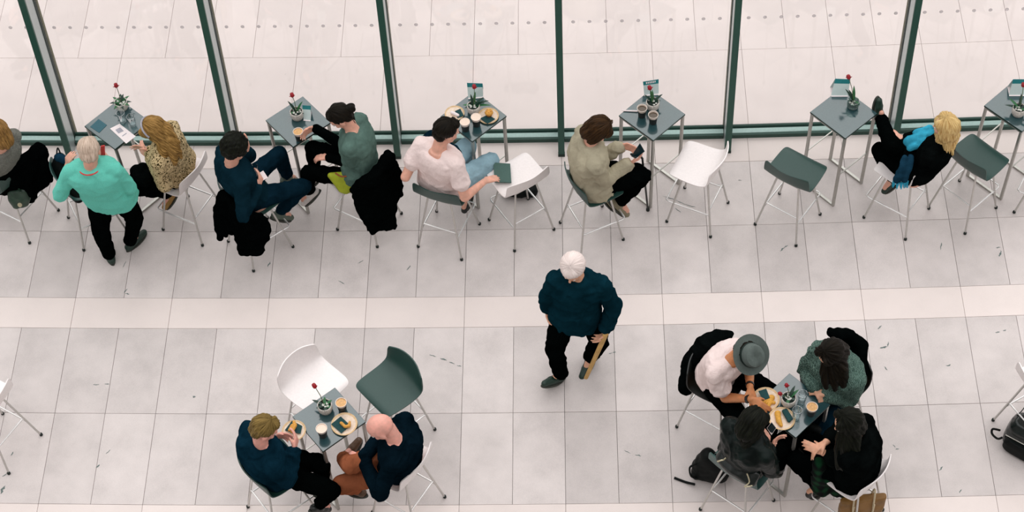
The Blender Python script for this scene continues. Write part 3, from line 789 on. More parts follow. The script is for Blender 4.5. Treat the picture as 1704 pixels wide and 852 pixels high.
MT['h_blonde'] = hairm('blonde_hair', (168, 124, 66), (240, 212, 150)); MT['h_honey'] = hairm('honey_hair', (84, 58, 22), (182, 142, 82)); MT['h_light'] = hairm('light_brown_hair', (92, 64, 32), (168, 128, 74))
MT['h_dark'] = hairm('black_brown_hair', (8, 7, 5), (30, 24, 16), .5); MT['h_brown'] = hairm('brown_hair', (26, 16, 8), (72, 48, 24)); MT['h_vdark'] = hairm('near_black_hair', (5, 6, 5), (24, 26, 16), .5)
MT['h_white'] = hairm('white_hair', (222, 204, 198), (244, 230, 224)); MT['h_grey'] = hairm('grey_blonde_hair', (168, 146, 128), (226, 204, 186)); MT['h_sandy'] = hairm('sandy_brown_hair', (74, 58, 28), (150, 124, 70))
MT['s_tan'] = plain('tan_suede', (156, 120, 62), .8); MT['s_black'] = plain('black_shoe', (10, 16, 14), .4); MT['s_green'] = plain('dark_green_shoe', (22, 48, 38), .5); MT['s_white'] = plain('white_shoe', (214, 208, 204), .6)
MT['s_grey'] = plain('grey_shoe', (84, 96, 84), .6); MT['s_beige'] = plain('beige_trainer', (128, 120, 98), .7); MT['s_brown'] = plain('brown_leather_shoe', (82, 56, 34), .45)

PE = {}
PE['w1'] = person('person with light brown hair and grey knit sweater cut by the left edge', 's0', neck=(2, 248, 1.22), head=(-4, 222, 1.37), face=(135, -25), top='greyknit', bottom='black', shoes='s_black', hair='bob', hairm_='h_light', seed=1, collar=.012)
PE['w2'] = person('person standing with back turned in a turquoise sweater and black trousers', None, pel=(180, 318, .90), neck=(150, 277, 1.36), head=(149, 252, 1.48), face=(95, -38), hd=80, sh=92,
    R=dict(w=(181, 273, 1.20), e=(222, 318, 1.00), h=(173, 259, 1.32), pn=(-.6, .6, .2), curl=.7), L=dict(w=(113, 274, 1.20), e=(98, 320, 1.00), h=(113, 259, 1.34), pn=(.6, .6, 0), curl=.7),
    legR=dict(a=(216, 402, .08), k=(222, 360, .5), t=(232, 386), tz=0), legL=dict(a=(182, 424, .08), k=(172, 372, .5), t=(176, 408), tz=0), top='turq', collar=.007, sleeve=.54, bottom='black', shoes='s_green', hair='short', hairm_='h_grey', girth=1.2, hem=-.20, slouch=.02, seed=2, fold=.010, loose=1.1)
PE['w3'] = person('person with long honey-brown hair in a speckled tan fur-print jacket', 's2', neck=(272, 237, 1.23), head=(258, 217, 1.35), face=(175, -42), hd=165,
    R=dict(w=(248, 254, 1.03), e=(286, 232, 1.0), h=(238, 246, 1.06), pn=(0, -.6, -.3), curl=.6), L=dict(w=(250, 262, 1.0), e=(262, 284, .92), h=(240, 252, 1.05), pn=(0, .6, -.3), curl=.6),
    legR=dict(a=(290, 302, .32), k=(246, 284, .80), t=(276, 302)), legL=dict(a=(281, 320, .30), k=(230, 296, .80), t=(262, 330)), top='leopard', bottom='black', shoes='s_tan', hair='long', hairm_='h_honey',
    ponytail=[[(270, 215, 1.36, .06), (280, 232, 1.30, .055), (288, 252, 1.20, .045), (292, 272, 1.1, .02)], [(266, 225, 1.34, .05), (272, 250, 1.22, .045), (274, 270, 1.12, .018)], [(276, 215, 1.36, .05), (292, 238, 1.26, .04), (302, 262, 1.12, .014)]], seed=3, fold=.012, collar=.016, loose=1.15)
PE['w4'] = person('person with curly black hair in a navy jumper and jeans holding a glass', 's3', neck=(384, 272, 1.22), head=(392, 246, 1.38), face=(38, -28), sh=28,
    R=dict(w=(429, 312, .95), e=(398, 362, .88), h=(434, 296, 1.0), pn=(-.7, .4, 0), curl=.75), L=dict(w=(410, 252, 1.18), e=(398, 262, .9), h=(416, 226, 1.32), pn=(-1, -.4, 0), curl=.35),
    legL=dict(a=(478, 292, .3), k=(458, 246, .84), t=(492, 276)), legR=dict(a=(466, 352, .3), k=(506, 292, .84), t=(486, 340)), top='navy', bottom='denim', shoes='s_grey', hair='curly', hairm_='h_vdark', girth=1.1, seed=4, collar=.010, s=1.03, slouch=.03)
PE['w5'] = person('person with dark tied-back hair in a green-grey top reaching for a coffee', 's4', neck=(586, 214, 1.22), head=(566, 194, 1.34), face=(192, -40), hd=168, slouch=.05,
    R=dict(w=(524, 213, 1.0), e=(556, 225, .98), h=(505, 222, .99), pn=(0, -1, 0), curl=.5), L=dict(w=(546, 262, .88), e=(578, 272, .86), h=(533, 262, .86), pn=(0, 0, -1), curl=.4),
    legR=dict(a=(524, 284, .42), k=(526, 246, .84), t=(506, 290)), legL=dict(a=(514, 318, .32), k=(520, 280, .82), t=(494, 320)), top='black', top2=('teal', -.1, .022, .30, 'overshirt'), bottom='black', shoes='s_white', hair='bun', hairm_='h_dark', seed=5, fold=.012,
    ponytail=[[(582, 192, 1.33, .035), (586, 206, 1.26, .03), (580, 222, 1.2, .022), (566, 240, 1.12, .016)]])
PE['w6'] = person('person with short dark hair in a white T-shirt and pale jeans', 's5', neck=(728, 250, 1.23), head=(743, 218, 1.38), face=(22, -20), sh=52, girth=1.12, s=1.04,
    R=dict(w=(806, 302, .82), e=(782, 322, .86), h=(824, 296, .78), pn=(0, 0, -1), curl=.2), L=dict(w=(690, 262, .90), e=(674, 296, .90), h=(705, 248, .88), pn=(1, 0, -.3), curl=.4),
    legR=dict(a=(776, 322, .28), k=(806, 262, .86), t=(768, 334)), legL=dict(a=(770, 290, .3), k=(770, 240, .84), t=(786, 284)), top='white', sleeve=.27, bottom='ldenim', shoes='s_black', hair='short', hairm_='h_dark', skinm='skin', seed=6, fold=.009, loose=1.15)
PE['w7'] = person('person with a dark brown bob in a beige jacket looking at a phone', 's7', neck=(982, 240, 1.22), head=(996, 216, 1.35), face=(2, -45), hd=20, sh=14, girth=1.08, slouch=.06,
    R=dict(w=(1048, 272, .97), e=(1012, 296, .88), h=(1064, 264, 1.0), pn=(-.2, .7, .6), curl=.55), L=dict(w=(1034, 243, 1.05), e=(1000, 250, 1.0), h=(1050, 246, 1.05), pn=(.1, -.9, .2), curl=.5),
    legR=dict(a=(1032, 336, .30), k=(1066, 276, .86), t=(1050, 338)), legL=dict(a=(1016, 326, .30), k=(1058, 262, .86), t=(1034, 332)), top=None, top2=('beige', -.17, .026, .97, 'jacket', .016), bottom='black', shoes='s_beige', hair='bob', hairm_='h_brown', seed=7, fold=.016)
PE['w8'] = person('blonde person leaning back in dark clothes, feet up on the table edge', 's10', hd=138, pel=(1530, 279, .74), neck=(1568, 234, 1.10), head=(1574, 212, 1.26), face=(150, -8), slouch=.04,
    R=dict(w=(1508, 232, .97), e=(1540, 224, .88), h=(1490, 226, .98), pn=(0, 0, -1)), L=dict(w=(1500, 238, .96), e=(1512, 262, .86), h=(1490, 224, .98), pn=(0, 0, -1)),
    legR=dict(a=(1466, 196, .86), k=(1484, 246, .98), t=(1458, 186), tz=.9), legL=dict(a=(1486, 296, .30), k=(1478, 246, .86), t=(1468, 302)), top='black2', bottom='black', shoes='s_green', hair='long', hairm_='h_blonde', s=.95, seed=8, loose=1.15,
    ponytail=[[(1574, 200, 1.26, .075), (1580, 226, 1.19, .06), (1572, 256, 1.04, .016)], [(1568, 205, 1.24, .07), (1566, 225, 1.17, .05), (1562, 252, 1.06, .014)], [(1582, 205, 1.22, .05), (1588, 225, 1.14, .045), (1584, 256, 1.02, .014)], [(1575, 210, 1.22, .06), (1576, 232, 1.12, .04), (1577, 260, 1.02, .014)]])
PE['w9'] = person('white-haired person walking in a petrol blue jacket, holding a wooden stick', None, pel=(958, 513, .90), neck=(962, 462, 1.38), head=(953, 446, 1.52), face=(-108, -32), hd=-98, sh=-94, girth=1.02, s=1.0, slouch=-.0,
    R=dict(w=(911, 512, .80), e=(902, 498, 1.04), h=(910, 524, .78), pn=(1, 0, 0), curl=.5), L=dict(w=(1008, 548, .80), e=(1026, 508, 1.02), h=(1002, 562, .72), pn=(-1, 0, 0), curl=.8),
    legR=dict(a=(934, 622, .09), k=(928, 578, .5), t=(908, 640), tz=0.08), legL=dict(a=(983, 594, .08), k=(990, 560, .5), t=(972, 612), tz=-.02), top=None, top2=('blueshirt', -.34, .026, .98, 'jacket', .014), bottom='black', shoes='s_green', hair='puff', hairm_='h_white', skinm='warm', seed=9, fold=.02, loose=1.1)
PE['w10'] = person('person with sandy brown hair in a navy coat eating, lower left', 's13', neck=(434, 741, 1.20), head=(440, 713, 1.36), face=(12, -32), sh=32, girth=1.08, slouch=.06,
    R=dict(w=(489, 748, 1.02), e=(478, 792, .86), h=(494, 728, 1.06), pn=(-.8, .5, 0), curl=.6), L=dict(w=(452, 728, 1.06), e=(438, 740, .86), h=(468, 724, 1.04), pn=(.3, -.8, 0), curl=.6),
    legR=dict(a=(532, 838, .3), k=(524, 800, .78), t=(548, 826)), legL=dict(a=(540, 812, .3), k=(538, 762, .8), t=(556, 800)), top=None, top2=('coatblue', -.2, .028, .97, 'coat', .022), bottom='black', shoes='s_black', hair='short', hairm_='h_sandy', skinm='pink', seed=10, fold=.014)
PE['w11'] = person('bald person in a dark navy jumper and rust trousers', 's14', hd=165, neck=(658, 732, 1.20), head=(634, 711, 1.33), face=(188, -38), girth=1.14, s=1.03, slouch=.06,
    R=dict(w=(604, 762, .88), e=(640, 722, .95), h=(590, 768, .86), pn=(0, -.3, -1), curl=.4), L=dict(w=(608, 770, .88), e=(622, 796, .86), h=(592, 762, .88), pn=(0, .3, -1), curl=.4),
    legR=dict(a=(571, 762, .52), k=(596, 770, .84), t=(588, 745), tz=.05), legL=dict(a=(594, 812, .24), k=(606, 792, .78), t=(560, 790)), top='dnavy', bottom='rust', shoes='s_brown', hair='bald', skinm='pink', seed=11, fold=.012, collar=.010)
PE['w12'] = person('person in a grey hat and white T-shirt bent over a plate', 's17', hd=-38, sh=-50, neck=(1222, 598, 1.20), head=(1242, 590, 1.28), face=(-62, -45), slouch=.06, s=1.03,
    R=dict(w=(1250, 664, 1.0), e=(1212, 652, .95), h=(1268, 678, .98), pn=(0, .6, -.8), curl=.4), L=dict(w=(1248, 644, 1.0), e=(1246, 612, .98), h=(1254, 664, .98), pn=(-.5, 0, -.8), curl=.4),
    legR=dict(a=(1238, 742, .3), k=(1240, 704, .8), t=(1252, 752)), legL=dict(a=(1276, 684, .32), k=(1286, 652, .8), t=(1290, 690)), top='white', sleeve=.30, bottom='black', shoes='s_black', hair='short', hairm_='h_dark', skinm='tan', seed=12, fold=.012, loose=1.12)
PE['w13'] = person('person with long brown hair in a chunky green-grey cardigan', 's18', neck=(1392, 608, 1.20), head=(1384, 588, 1.34), face=(212, -42), hd=222, girth=1.12,
    R=dict(w=(1358, 646, .98), e=(1346, 616, .92), h=(1366, 660, .95), pn=(0, 0, -1), curl=.4), L=dict(w=(1374, 656, .97), e=(1416, 656, .9), h=(1360, 652, .96), pn=(0, 0, -1), curl=.4),
    legR=dict(a=(1346, 726, .3), k=(1342, 684, .76), t=(1338, 738)), legL=dict(a=(1385, 706, .3), k=(1376, 694, .76), t=(1378, 720)), top=None, top2=('cardi', -.14, .034, .95, 'cardigan', .03), bottom='denim', shoes='s_white', hair='long', hairm_='h_dark', skinm='warm', seed=13, fold=.016,
    ponytail=[[(1392, 590, 1.33, .06), (1402, 612, 1.26, .05), (1404, 640, 1.12, .03)], [(1374, 600, 1.3, .04), (1372, 622, 1.2, .035), (1374, 645, 1.1, .02)], [(1386, 605, 1.28, .05), (1388, 628, 1.17, .045), (1390, 648, 1.08, .02)]])
PE['w14'] = person('dark-haired person in a black leather jacket photographing a plate', 's19', hd=55, sh=42, neck=(1246, 728, 1.20), head=(1252, 704, 1.33), face=(48, -45), slouch=.05,
    R=dict(w=(1276, 744, 1.08), e=(1276, 786, .95), h=(1280, 718, 1.16), pn=(-.6, .5, 0), curl=.6), L=dict(w=(1284, 748, 1.0), e=(1232, 752, .92), h=(1290, 730, 1.06), pn=(.6, -.5, 0), curl=.6),
    legR=dict(a=(1294, 776, .33), k=(1304, 722, .9), t=(1308, 758)), legL=dict(a=(1262, 748, .33), k=(1268, 700, .9), t=(1272, 732)), top=None, top2=('leather', -.14, .026, .96, 'leather_jacket', .020), bottom='black', shoes='s_black', hair='long', hairm_='h_vdark', skinm='skin', seed=14, fold=.018,
    ponytail=[[(1248, 710, 1.33, .055), (1242, 732, 1.24, .05), (1240, 752, 1.12, .02)]])
PE['w15'] = person('person with long near-black hair in a black coat, hands clasped', 's20', hd=148, sh=158, neck=(1424, 728, 1.20), head=(1412, 704, 1.34), face=(182, -25), slouch=.05,
    R=dict(w=(1374, 736, .98), e=(1396, 716, .92), h=(1358, 746, .96), pn=(0, -.5, -1), curl=.5), L=dict(w=(1368, 752, .94), e=(1404, 770, .86), h=(1350, 744, .96), pn=(0, .5, -1), curl=.5),
    legR=dict(a=(1374, 778, .32), k=(1366, 722, .9), t=(1354, 770)), legL=dict(a=(1362, 810, .32), k=(1348, 752, .9), t=(1342, 804)), top=None, top2=('black2', -.22, .032, .88, 'coat', .02), bottom='black', shoes='s_black', hair='long', hairm_='h_vdark', skinm='warm', seed=15, fold=.014,
    ponytail=[[(1416, 708, 1.33, .06), (1410, 740, 1.2, .055), (1404, 778, 1.0, .03)], [(1424, 712, 1.32, .05), (1424, 745, 1.2, .04), (1418, 785, .98, .02)], [(1402, 712, 1.3, .035), (1396, 745, 1.14, .035), (1394, 778, .98, .02)]])

# ------------------------------------------------------------------ clothes and bags lying on or hanging from the stools
MT['lime'] = plain('lime_green_canvas', (150, 160, 24), .7, var=.15, scale=20); MT['bagblack'] = plain('black_bag_nylon', (6, 11, 10), .6, 0, .15, var=.3, scale=30); MT['bagleather'] = plain('glossy_black_leather', (10, 20, 18), .25, var=.3, scale=20)
MT['baggreen'] = plain('dark_green_leather', (34, 58, 44), .45, var=.2, scale=20); MT['brownbag'] = plain('tan_brown_leather', (126, 88, 36), .55, var=.25, scale=8); MT['rope'] = plain('cream_cord', (196, 180, 150), .8)
MT['cyan'] = cloth('cyan_scarf', (56, 158, 188), .9, 300, .4, .8); MT['scarfnavy'] = cloth('navy_scarf', (22, 52, 70), .9, 300, .3, .8); MT['zip'] = plain('pale_zip', (190, 188, 180), .4, .3)
MT['buckle'] = plain('pale_metal_ring', (200, 190, 160), .35, .6)
def px(*p): return at(p[0], p[1], p[2])
def blob(name, chains, mat, label, cat, vox=.009, smooth=6, disp=.012, seed=0, group=None, parent=None, floorz=None, org=None, ax=None, sx=1., sy=1., fill=0):
    g = G(); pts = []
    if fill:
        c2 = []
        for a, b in zip(chains, chains[1:]):
            c2.append(a)
            if len(a) == len(b):
                for k in range(1, fill+1): t = k/(fill+1); c2.append([tuple(p*(1-t)+q*t for p, q in zip(u, v)) for u, v in zip(a, b)])
        chains = c2+[chains[-1]]
    for ch in chains:
        q = [(at(*c[:3]), c[3]) for c in ch]; pts += [p for p, _ in q]
        if len(q) == 1: g.cone(q[0][0], q[0][0]+V(0, 0, .001), q[0][1], q[0][1], 14)
        for (p, r0), (p2, r1) in zip(q, q[1:]): g.cone(p, p2, r0, r1, 14, 3, sx, sy, ax)
    if parent is None and org is None:
        c = sum(pts)/len(pts); org = (c[0], c[1], min(p[2] for p in pts))
        o = fuse(g, name, MT[mat], None, None, vox=vox, smooth=smooth, disp=disp, seed=seed, floorz=floorz)
        me = o.data; n = len(me.vertices); co = np.empty(n*3); me.vertices.foreach_get('co', co); co = co.reshape(-1, 3)-V(*org); me.vertices.foreach_set('co', co.reshape(-1)); me.update(); o.location = org
        return tag(o, label, cat, group)
    return fuse(g, name, MT[mat], parent, org, vox=vox, smooth=smooth, disp=disp, seed=seed, floorz=floorz)
def strap(name, pts, r, mat, parent, n=8):
    "soft curve through pixel points; parent carries only a translation"
    q = [at(*p) for p in pts]; out = []
    for i in range(len(q)-1):
        p0, p1, p2, p3 = q[max(i-1, 0)], q[i], q[i+1], q[min(i+2, len(q)-1)]
        for k in range(5):
            t = k/5; out.append(.5*((2*p1)+(p2-p0)*t+(2*p0-5*p1+4*p2-p3)*t*t+(3*p1-p0-3*p2+p3)*t**3))
    out.append(q[-1]); g = G(); g.tube(out, r, n)
    return g.obj(name, MT[mat], parent, origin=tuple(parent.location))
C1 = 'coats hung over the stool backs'
CO = dict(vox=.011, smooth=14, disp=.022, fill=2)
blob('coat', [[(2, 288, .86, .05), (0, 300, .72, .05), (4, 318, .56, .04)], [(26, 276, .88, .055), (22, 296, .72, .05), (18, 312, .56, .04)], [(48, 262, .90, .055), (46, 296, .70, .05), (50, 330, .46, .04)], [(64, 246, .95, .045), (62, 278, .74, .045), (60, 314, .50, .035)], [(70, 250, .93, .035), (76, 276, .76, .035), (82, 300, .58, .028)]], 'black', 'black coat hung over the leftmost stool above the green handbag', 'coat', seed=21, group=C1, **CO)
blob('coat', [[(370, 322, .86, .032), (360, 356, .62, .032), (366, 396, .34, .028)], [(384, 336, .87, .04), (388, 366, .62, .03), (394, 384, .50, .02)], [(396, 350, .86, .045), (400, 386, .56, .04), (402, 420, .26, .03)], [(416, 362, .82, .045), (420, 390, .56, .045), (432, 418, .28, .035)], [(436, 364, .72, .04), (444, 384, .56, .035), (440, 398, .42, .03)]], 'black', 'long black coat hanging off the stool of the curly-haired person in navy', 'coat', seed=22, group=C1, **CO)
blob('coat', [[(590, 312, .84, .035), (600, 346, .56, .035), (620, 386, .22, .022)], [(606, 304, .87, .045), (620, 342, .56, .045), (640, 376, .26, .035)], [(622, 294, .89, .05), (636, 332, .58, .045), (656, 378, .24, .022)], [(636, 276, .92, .045), (648, 308, .66, .045), (654, 336, .46, .035)], [(646, 256, .95, .040), (660, 290, .70, .04), (666, 324, .46, .025)]], 'black', 'large black coat spread over the stool of the person in green-grey', 'coat', seed=23, group=C1, **CO)
blob('puffer_jacket', [[(1216, 556, .94, .03), (1196, 560, .93, .05), (1172, 574, .88, .07), (1150, 606, .70, .075), (1140, 648, .42, .045)], [(1210, 562, .92, .03), (1198, 570, .89, .05), (1184, 582, .84, .06), (1170, 614, .64, .06), (1158, 640, .46, .04)]], 'black2', 'thick dark jacket bulging over the stool of the person in the grey hat', 'jacket', seed=24, group=C1, **CO)
blob('coat', [[(1384, 554, .92, .035), (1412, 558, .92, .045), (1436, 576, .9, .045), (1434, 620, .8, .04), (1416, 664, .68, .03)], [(1388, 562, .88, .035), (1412, 566, .88, .045), (1430, 584, .84, .045), (1428, 620, .76, .04), (1410, 660, .66, .03)]], 'black', 'black coat behind the person in the chunky cardigan', 'coat', seed=25, group=C1, **CO)
blob('jacket', [[(238, 280, .84, .05), (226, 296, .74, .055), (232, 318, .58, .035)], [(246, 290, .82, .045), (240, 322, .56, .022)], [(228, 286, .8, .06), (236, 300, .78, .06)]], 'black2', 'black jacket bundled on the lap of the person in the speckled jacket', 'jacket', seed=26)
blob('jacket', [[(706, 232, .98, .03), (718, 222, 1.0, .035), (736, 236, .96, .03)], [(740, 240, .92, .03), (758, 246, .94, .028), (764, 254, .90, .02)]], 'denim', 'dark green jacket held by the person in the white T-shirt', 'jacket', seed=27)
# bags
def bag_on(label, chains, mat, seed, name='handbag', cat='bag', disp=.008, floorz=None, vox=.009):
    pts = [at(*c[:3]) for ch in chains for c in ch]; c = sum(pts)/len(pts); org = (c[0], c[1], min(p[2] for p in pts))
    t = empty(name, org, 0, label, cat); blob('bag_body', chains, mat, None, None, disp=disp, seed=seed, parent=t, org=org, floorz=floorz, vox=vox, smooth=9, fill=2); return t
b = bag_on('dark green leather handbag hanging below the black coat at the far left', [[(18, 320, .56, .030), (40, 318, .58, .032)], [(20, 332, .50, .034), (44, 328, .52, .036)], [(26, 342, .44, .030), (42, 338, .46, .032)]], 'baggreen', 31)
strap('strap', [(8, 268, .9), (24, 296, .66), (34, 320, .62)], .007, 'baggreen', b); g = G(); g.lathe(at(33, 341, .50), [(.018, -.004), (.02, 0), (.018, .004)], 14, R=np.stack([V(1, 0, 0), V(0, .6, .8), V(0, -.8, .6)], 1)); g.obj('badge', MT['buckle'], b, origin=tuple(b.location))
b = bag_on('black shopping bag with a grey top on the stool beside the turquoise sweater', [[(100, 264, .86, .05), (108, 290, .74, .06)], [(96, 280, .76, .06), (112, 305, .70, .05)], [(118, 316, .68, .05), (130, 330, .62, .045)]], 'bagblack', 32)
blob('grey_bundle', [[(98, 262, .90, .035), (108, 266, .90, .03)]], 'scarfnavy', None, None, parent=b, org=tuple(b.location), seed=3)
strap('strap', [(94, 262, .90), (96, 246, .98), (103, 262, .90)], .006, 'bagblack', b)
b = bag_on('lime green bag with a dark strap hanging beside the seated person in green-grey', [[(550, 292, .78, .026), (566, 292, .79, .032), (584, 292, .80, .034)], [(560, 304, .72, .030), (572, 304, .72, .034), (586, 300, .74, .034)], [(568, 316, .66, .026), (576, 318, .65, .028), (584, 312, .68, .028)]], 'lime', 33, disp=.004)
strap('strap', [(558, 288, .84), (570, 294, .83), (588, 290, .84)], .007, 'rust', b)
b = bag_on('flat black bag lying on the floor under the white stool with the notebook', [[(842, 317, .05, .045), (864, 320, .05, .05), (886, 318, .05, .05)], [(884, 312, .06, .05), (884, 322, .04, .04)]], 'bagblack', 34, floorz=.004)
b = bag_on('black leather handbag with a pale knotted cord on the grey stool', [[(1200, 762, .84, .045), (1222, 782, .84, .05), (1250, 800, .84, .045)], [(1206, 752, .90, .03), (1230, 768, .92, .035), (1258, 788, .90, .03)]], 'bagleather', 35)
strap('cord', [(1194, 768, .93), (1200, 766, .95), (1206, 764, .95), (1212, 757, .96)], .006, 'buckle', b); strap('cord', [(1243, 788, .94), (1247, 802, .88), (1239, 810, .84), (1252, 808, .85)], .005, 'buckle', b); strap('strap', [(1190, 756, .80), (1210, 760, .86), (1240, 790, .80)], .006, 'bagleather', b)
b = bag_on('black backpack slumped on the floor behind the grey stool', [[(1170, 776, .12, .085), (1178, 758, .3, .06)], [(1196, 786, .10, .085), (1190, 770, .24, .06)], [(1162, 786, .07, .06), (1190, 792, .07, .06)]], 'bagblack', 36, 'backpack', 'bag', .01, floorz=.004)
strap('strap', [(1158, 772, .22), (1148, 778, .2), (1150, 792, .14), (1160, 796, .08)], .008, 'bagblack', b); strap('loose_strap', [(1156, 806, .04), (1140, 802, .012), (1122, 795, .012)], .010, 'bagblack', b)
b = bag_on('black oval bag with a pale zip held under the crowded table', [[(1338, 712, .62, .05), (1332, 742, .46, .06)], [(1344, 728, .55, .06), (1338, 738, .50, .07)], [(1350, 712, .66, .04), (1360, 716, .66, .035)]], 'bagblack', 37)
strap('zip', [(1347, 720, .66), (1346, 730, .61), (1344, 742, .54), (1342, 750, .48)], .005, 'zip', b)
# lone backpack on the floor at the right edge
c = at(1712, 742, 0)
t = empty('backpack', (c[0], c[1], 0), 0, 'glossy black backpack alone on the floor at the right edge', 'bag'); org = tuple(t.location)
g = G(); R_ = np.array([[math.cos(-.62), -math.sin(-.62), 0], [math.sin(-.62), math.cos(-.62), 0], [0, 0, 1]])
g.loft([(c+R_ @ V(0, 0, z), R_ @ V(.20*k, 0, 0), R_ @ V(0, .13*k2, 0)) for z, k, k2 in ((.01, .9, .9), (.04, 1, 1), (.16, 1., .95), (.24, .94, .8), (.29, .78, .5))], 24, 4)
fuse(g, 'bag_body', MT['bagleather'], t, org, vox=.009, smooth=4, disp=.006, seed=41)
g = G(); g.loft([(c+R_ @ V(0, -.12, z), R_ @ V(.17*k, 0, 0), R_ @ V(0, .045*k, 0)) for z, k in ((.02, .9), (.05, 1), (.12, 1), (.16, .8))], 20, 4); fuse(g, 'front_pocket', MT['bagblack'], t, org, vox=.008, smooth=3)
g = G(); g.tube([c+R_ @ V(x, -.135, .20-.02*abs(x)) for x in np.linspace(-.17, .17, 7)], .0035, 6); g.obj('zip', MT['zip'], t, origin=org)
strap('handle', [(1664, 716, .14), (1652, 714, .1), (1651, 722, .08), (1660, 730, .08), (1668, 728, .1)], .009, 'bagblack', t)
strap('strap', [(1692, 692, .27), (1700, 684, .34), (1712, 672, .4), (1722, 690, .3)], .004, 'rubber', t)
# brown tote hung on the white stool of the long-haired person
def tote():
    a, b_ = at(1400, 834, .44), at(1474, 822, .47); a[2] = b_[2] = .45; d = nrm(b_-a); n = V(d[1], -d[0], 0); L = np.linalg.norm(b_-a); c = (a+b_)/2
    org = (c[0], c[1], .10); t = empty('tote_bag', org, 0, 'tan brown leather tote with cream cord handles hanging at the bottom edge', 'bag')
    g = G(); secs = []
    for z, k, th in ((.10, .90, .045), (.16, .95, .055), (.30, 1.0, .05), (.45, 1.04, .028)):
        secs.append((V(c[0], c[1], z), d*L/2*k, n*th))
    g.loft(secs, 24, 5); fuse(g, 'bag_body', MT['brownbag'], t, org, vox=.008, smooth=3, disp=.006, seed=42)
    for k in (-.24, .22):
        p = c+d*L*k; q = []
        for j in range(9):
            tt = j/8; q.append(V(*(p+n*(.045-.09*tt)))*V(1, 1, 0)+V(0, 0, .36+.20*math.sin(math.pi*tt)))
        g = G(); g.tube(q, .0075, 8); g.obj('handle', MT['rope'], t, origin=org)
        g = G(); g.cone(p*V(1, 1, 0)+n*.052+V(0, 0, .42), p*V(1, 1, 0)+n*.055+V(0, 0, .22), .0075, .0075); g.obj('cord', MT['rope'], t, origin=org)
tote()
# scarves, plaid coat
b = blob('scarf', [[(1512, 236, 1.00, .035), (1532, 226, 1.02, .04), (1550, 224, 1.04, .04)], [(1516, 244, .98, .03), (1540, 236, 1.02, .035)], [(1524, 222, 1.0, .03), (1546, 216, 1.04, .03)]], 'cyan', 'bright cyan scarf bunched on the chest of the blonde person', 'scarf', disp=.02, vox=.007, seed=43)
t = empty('scarf', tuple(at(1502, 290, .5)), 0, 'navy scarf with cyan fringe hanging below the blonde person', 'scarf'); org = tuple(t.location)
blob('cloth', [[(1506, 262, 1.00, .022), (1500, 282, .92, .028), (1492, 300, .82, .030)], [(1516, 262, .99, .022), (1511, 282, .92, .026), (1504, 298, .83, .028)]], 'scarfnavy', None, None, parent=t, org=org, seed=44, vox=.007)
for i in range(9):
    x = 1487+i*2.9; g = G(); p = at(x, 304-.6*abs(i-4), .79); g.cone(p, p+V(rnd.uniform(-.012, .012), rnd.uniform(-.01, .01), -.075), .009, .005, 8, 2); g.obj('fringe', MT['cyan'], t, origin=org)
blob('plaid_coat', [[(1362, 772, .78, .05), (1368, 812, .46, .07)], [(1386, 776, .74, .06), (1392, 815, .42, .06)], [(1372, 790, .64, .08), (1398, 800, .54, .06)], [(1404, 800, .50, .05), (1402, 820, .36, .035)]], 'plaid', 'green and black plaid coat draped over the lap of the long-haired person', 'coat', disp=.018, seed=45)

# ------------------------------------------------------------------ things on the tables
MT['pot'] = (lambda m: (m.color(m.ramp(m.noise(120, 3), [(.3, srgb(150, 150, 144)), (.55, srgb(222, 214, 206))])), m.bump(m.noise(90, 2), .004, .9), m.m)[-1])(MB('speckled_ceramic', srgb(180, 176, 168), .8, 0, .2))
MT['soil'] = plain('dark_soil', (16, 34, 28), .95, var=.5); MT['leaf'] = plain('green_leaf', (34, 96, 52), .45, var=.3); MT['dleaf'] = plain('dark_leaf', (12, 48, 34), .45, var=.3); MT['stem'] = plain('green_stem', (70, 90, 54), .6)
MT['redp'] = plain('red_petal', (150, 16, 30), .5, var=.25, scale=90); MT['pebble'] = plain('pale_pebble', (196, 196, 188), .6)
MT['cuprim'] = plain('white_paper_cup', (232, 218, 206), .5, var=.02); MT['cupblack'] = plain('black_cup_sleeve', (12, 20, 18), .5); MT['coffee'] = plain('black_coffee', (70, 54, 34), .2); MT['foam'] = plain('milk_foam', (232, 210, 192), .6, var=.04); MT['latte'] = plain('latte_foam', (206, 160, 104), .5, var=.2, scale=90)
MT['wood'] = (lambda m: (m.color(m.ramp(m.noise(40, 3, (1, 5, 1)), [(.3, srgb(206, 170, 124)), (.7, srgb(232, 206, 166))])), m.m)[-1])(MB('pale_plate_rim', srgb(220, 190, 148), .6)); MT['platein'] = plain('plate_centre', (224, 204, 184), .6); MT['napkin'] = plain('dark_teal_napkin', (18, 62, 64), .9)
MT['pastry'] = plain('golden_pastry', (206, 148, 62), .7, var=.3, scale=120); MT['crumb'] = plain('yellow_food', (216, 158, 60), .7, var=.3, scale=160); MT['crust'] = plain('brown_crust', (150, 92, 40), .7)
MT['cardw'] = plain('pale_card', (196, 212, 210), .5, var=.02); MT['cardt'] = plain('teal_card_header', (22, 120, 124), .5, var=.05); MT['paper'] = plain('white_paper', (234, 222, 222), .6, var=.02); MT['greyp'] = plain('grey_print', (158, 156, 166), .7); MT['flyer'] = plain('dark_teal_flyer', (28, 84, 96), .5)
MT['screen'] = plain('dark_phone_glass', (14, 34, 38), .1, var=.05); MT['phonew'] = plain('pale_phone_case', (222, 206, 204), .4); MT['canem'] = plain('black_cane', (12, 16, 15), .35); MT['notebook'] = plain('dark_green_notebook', (50, 84, 76), .55, var=.06); MT['red2'] = plain('red_cover', (206, 50, 48), .5, var=.12, scale=200)
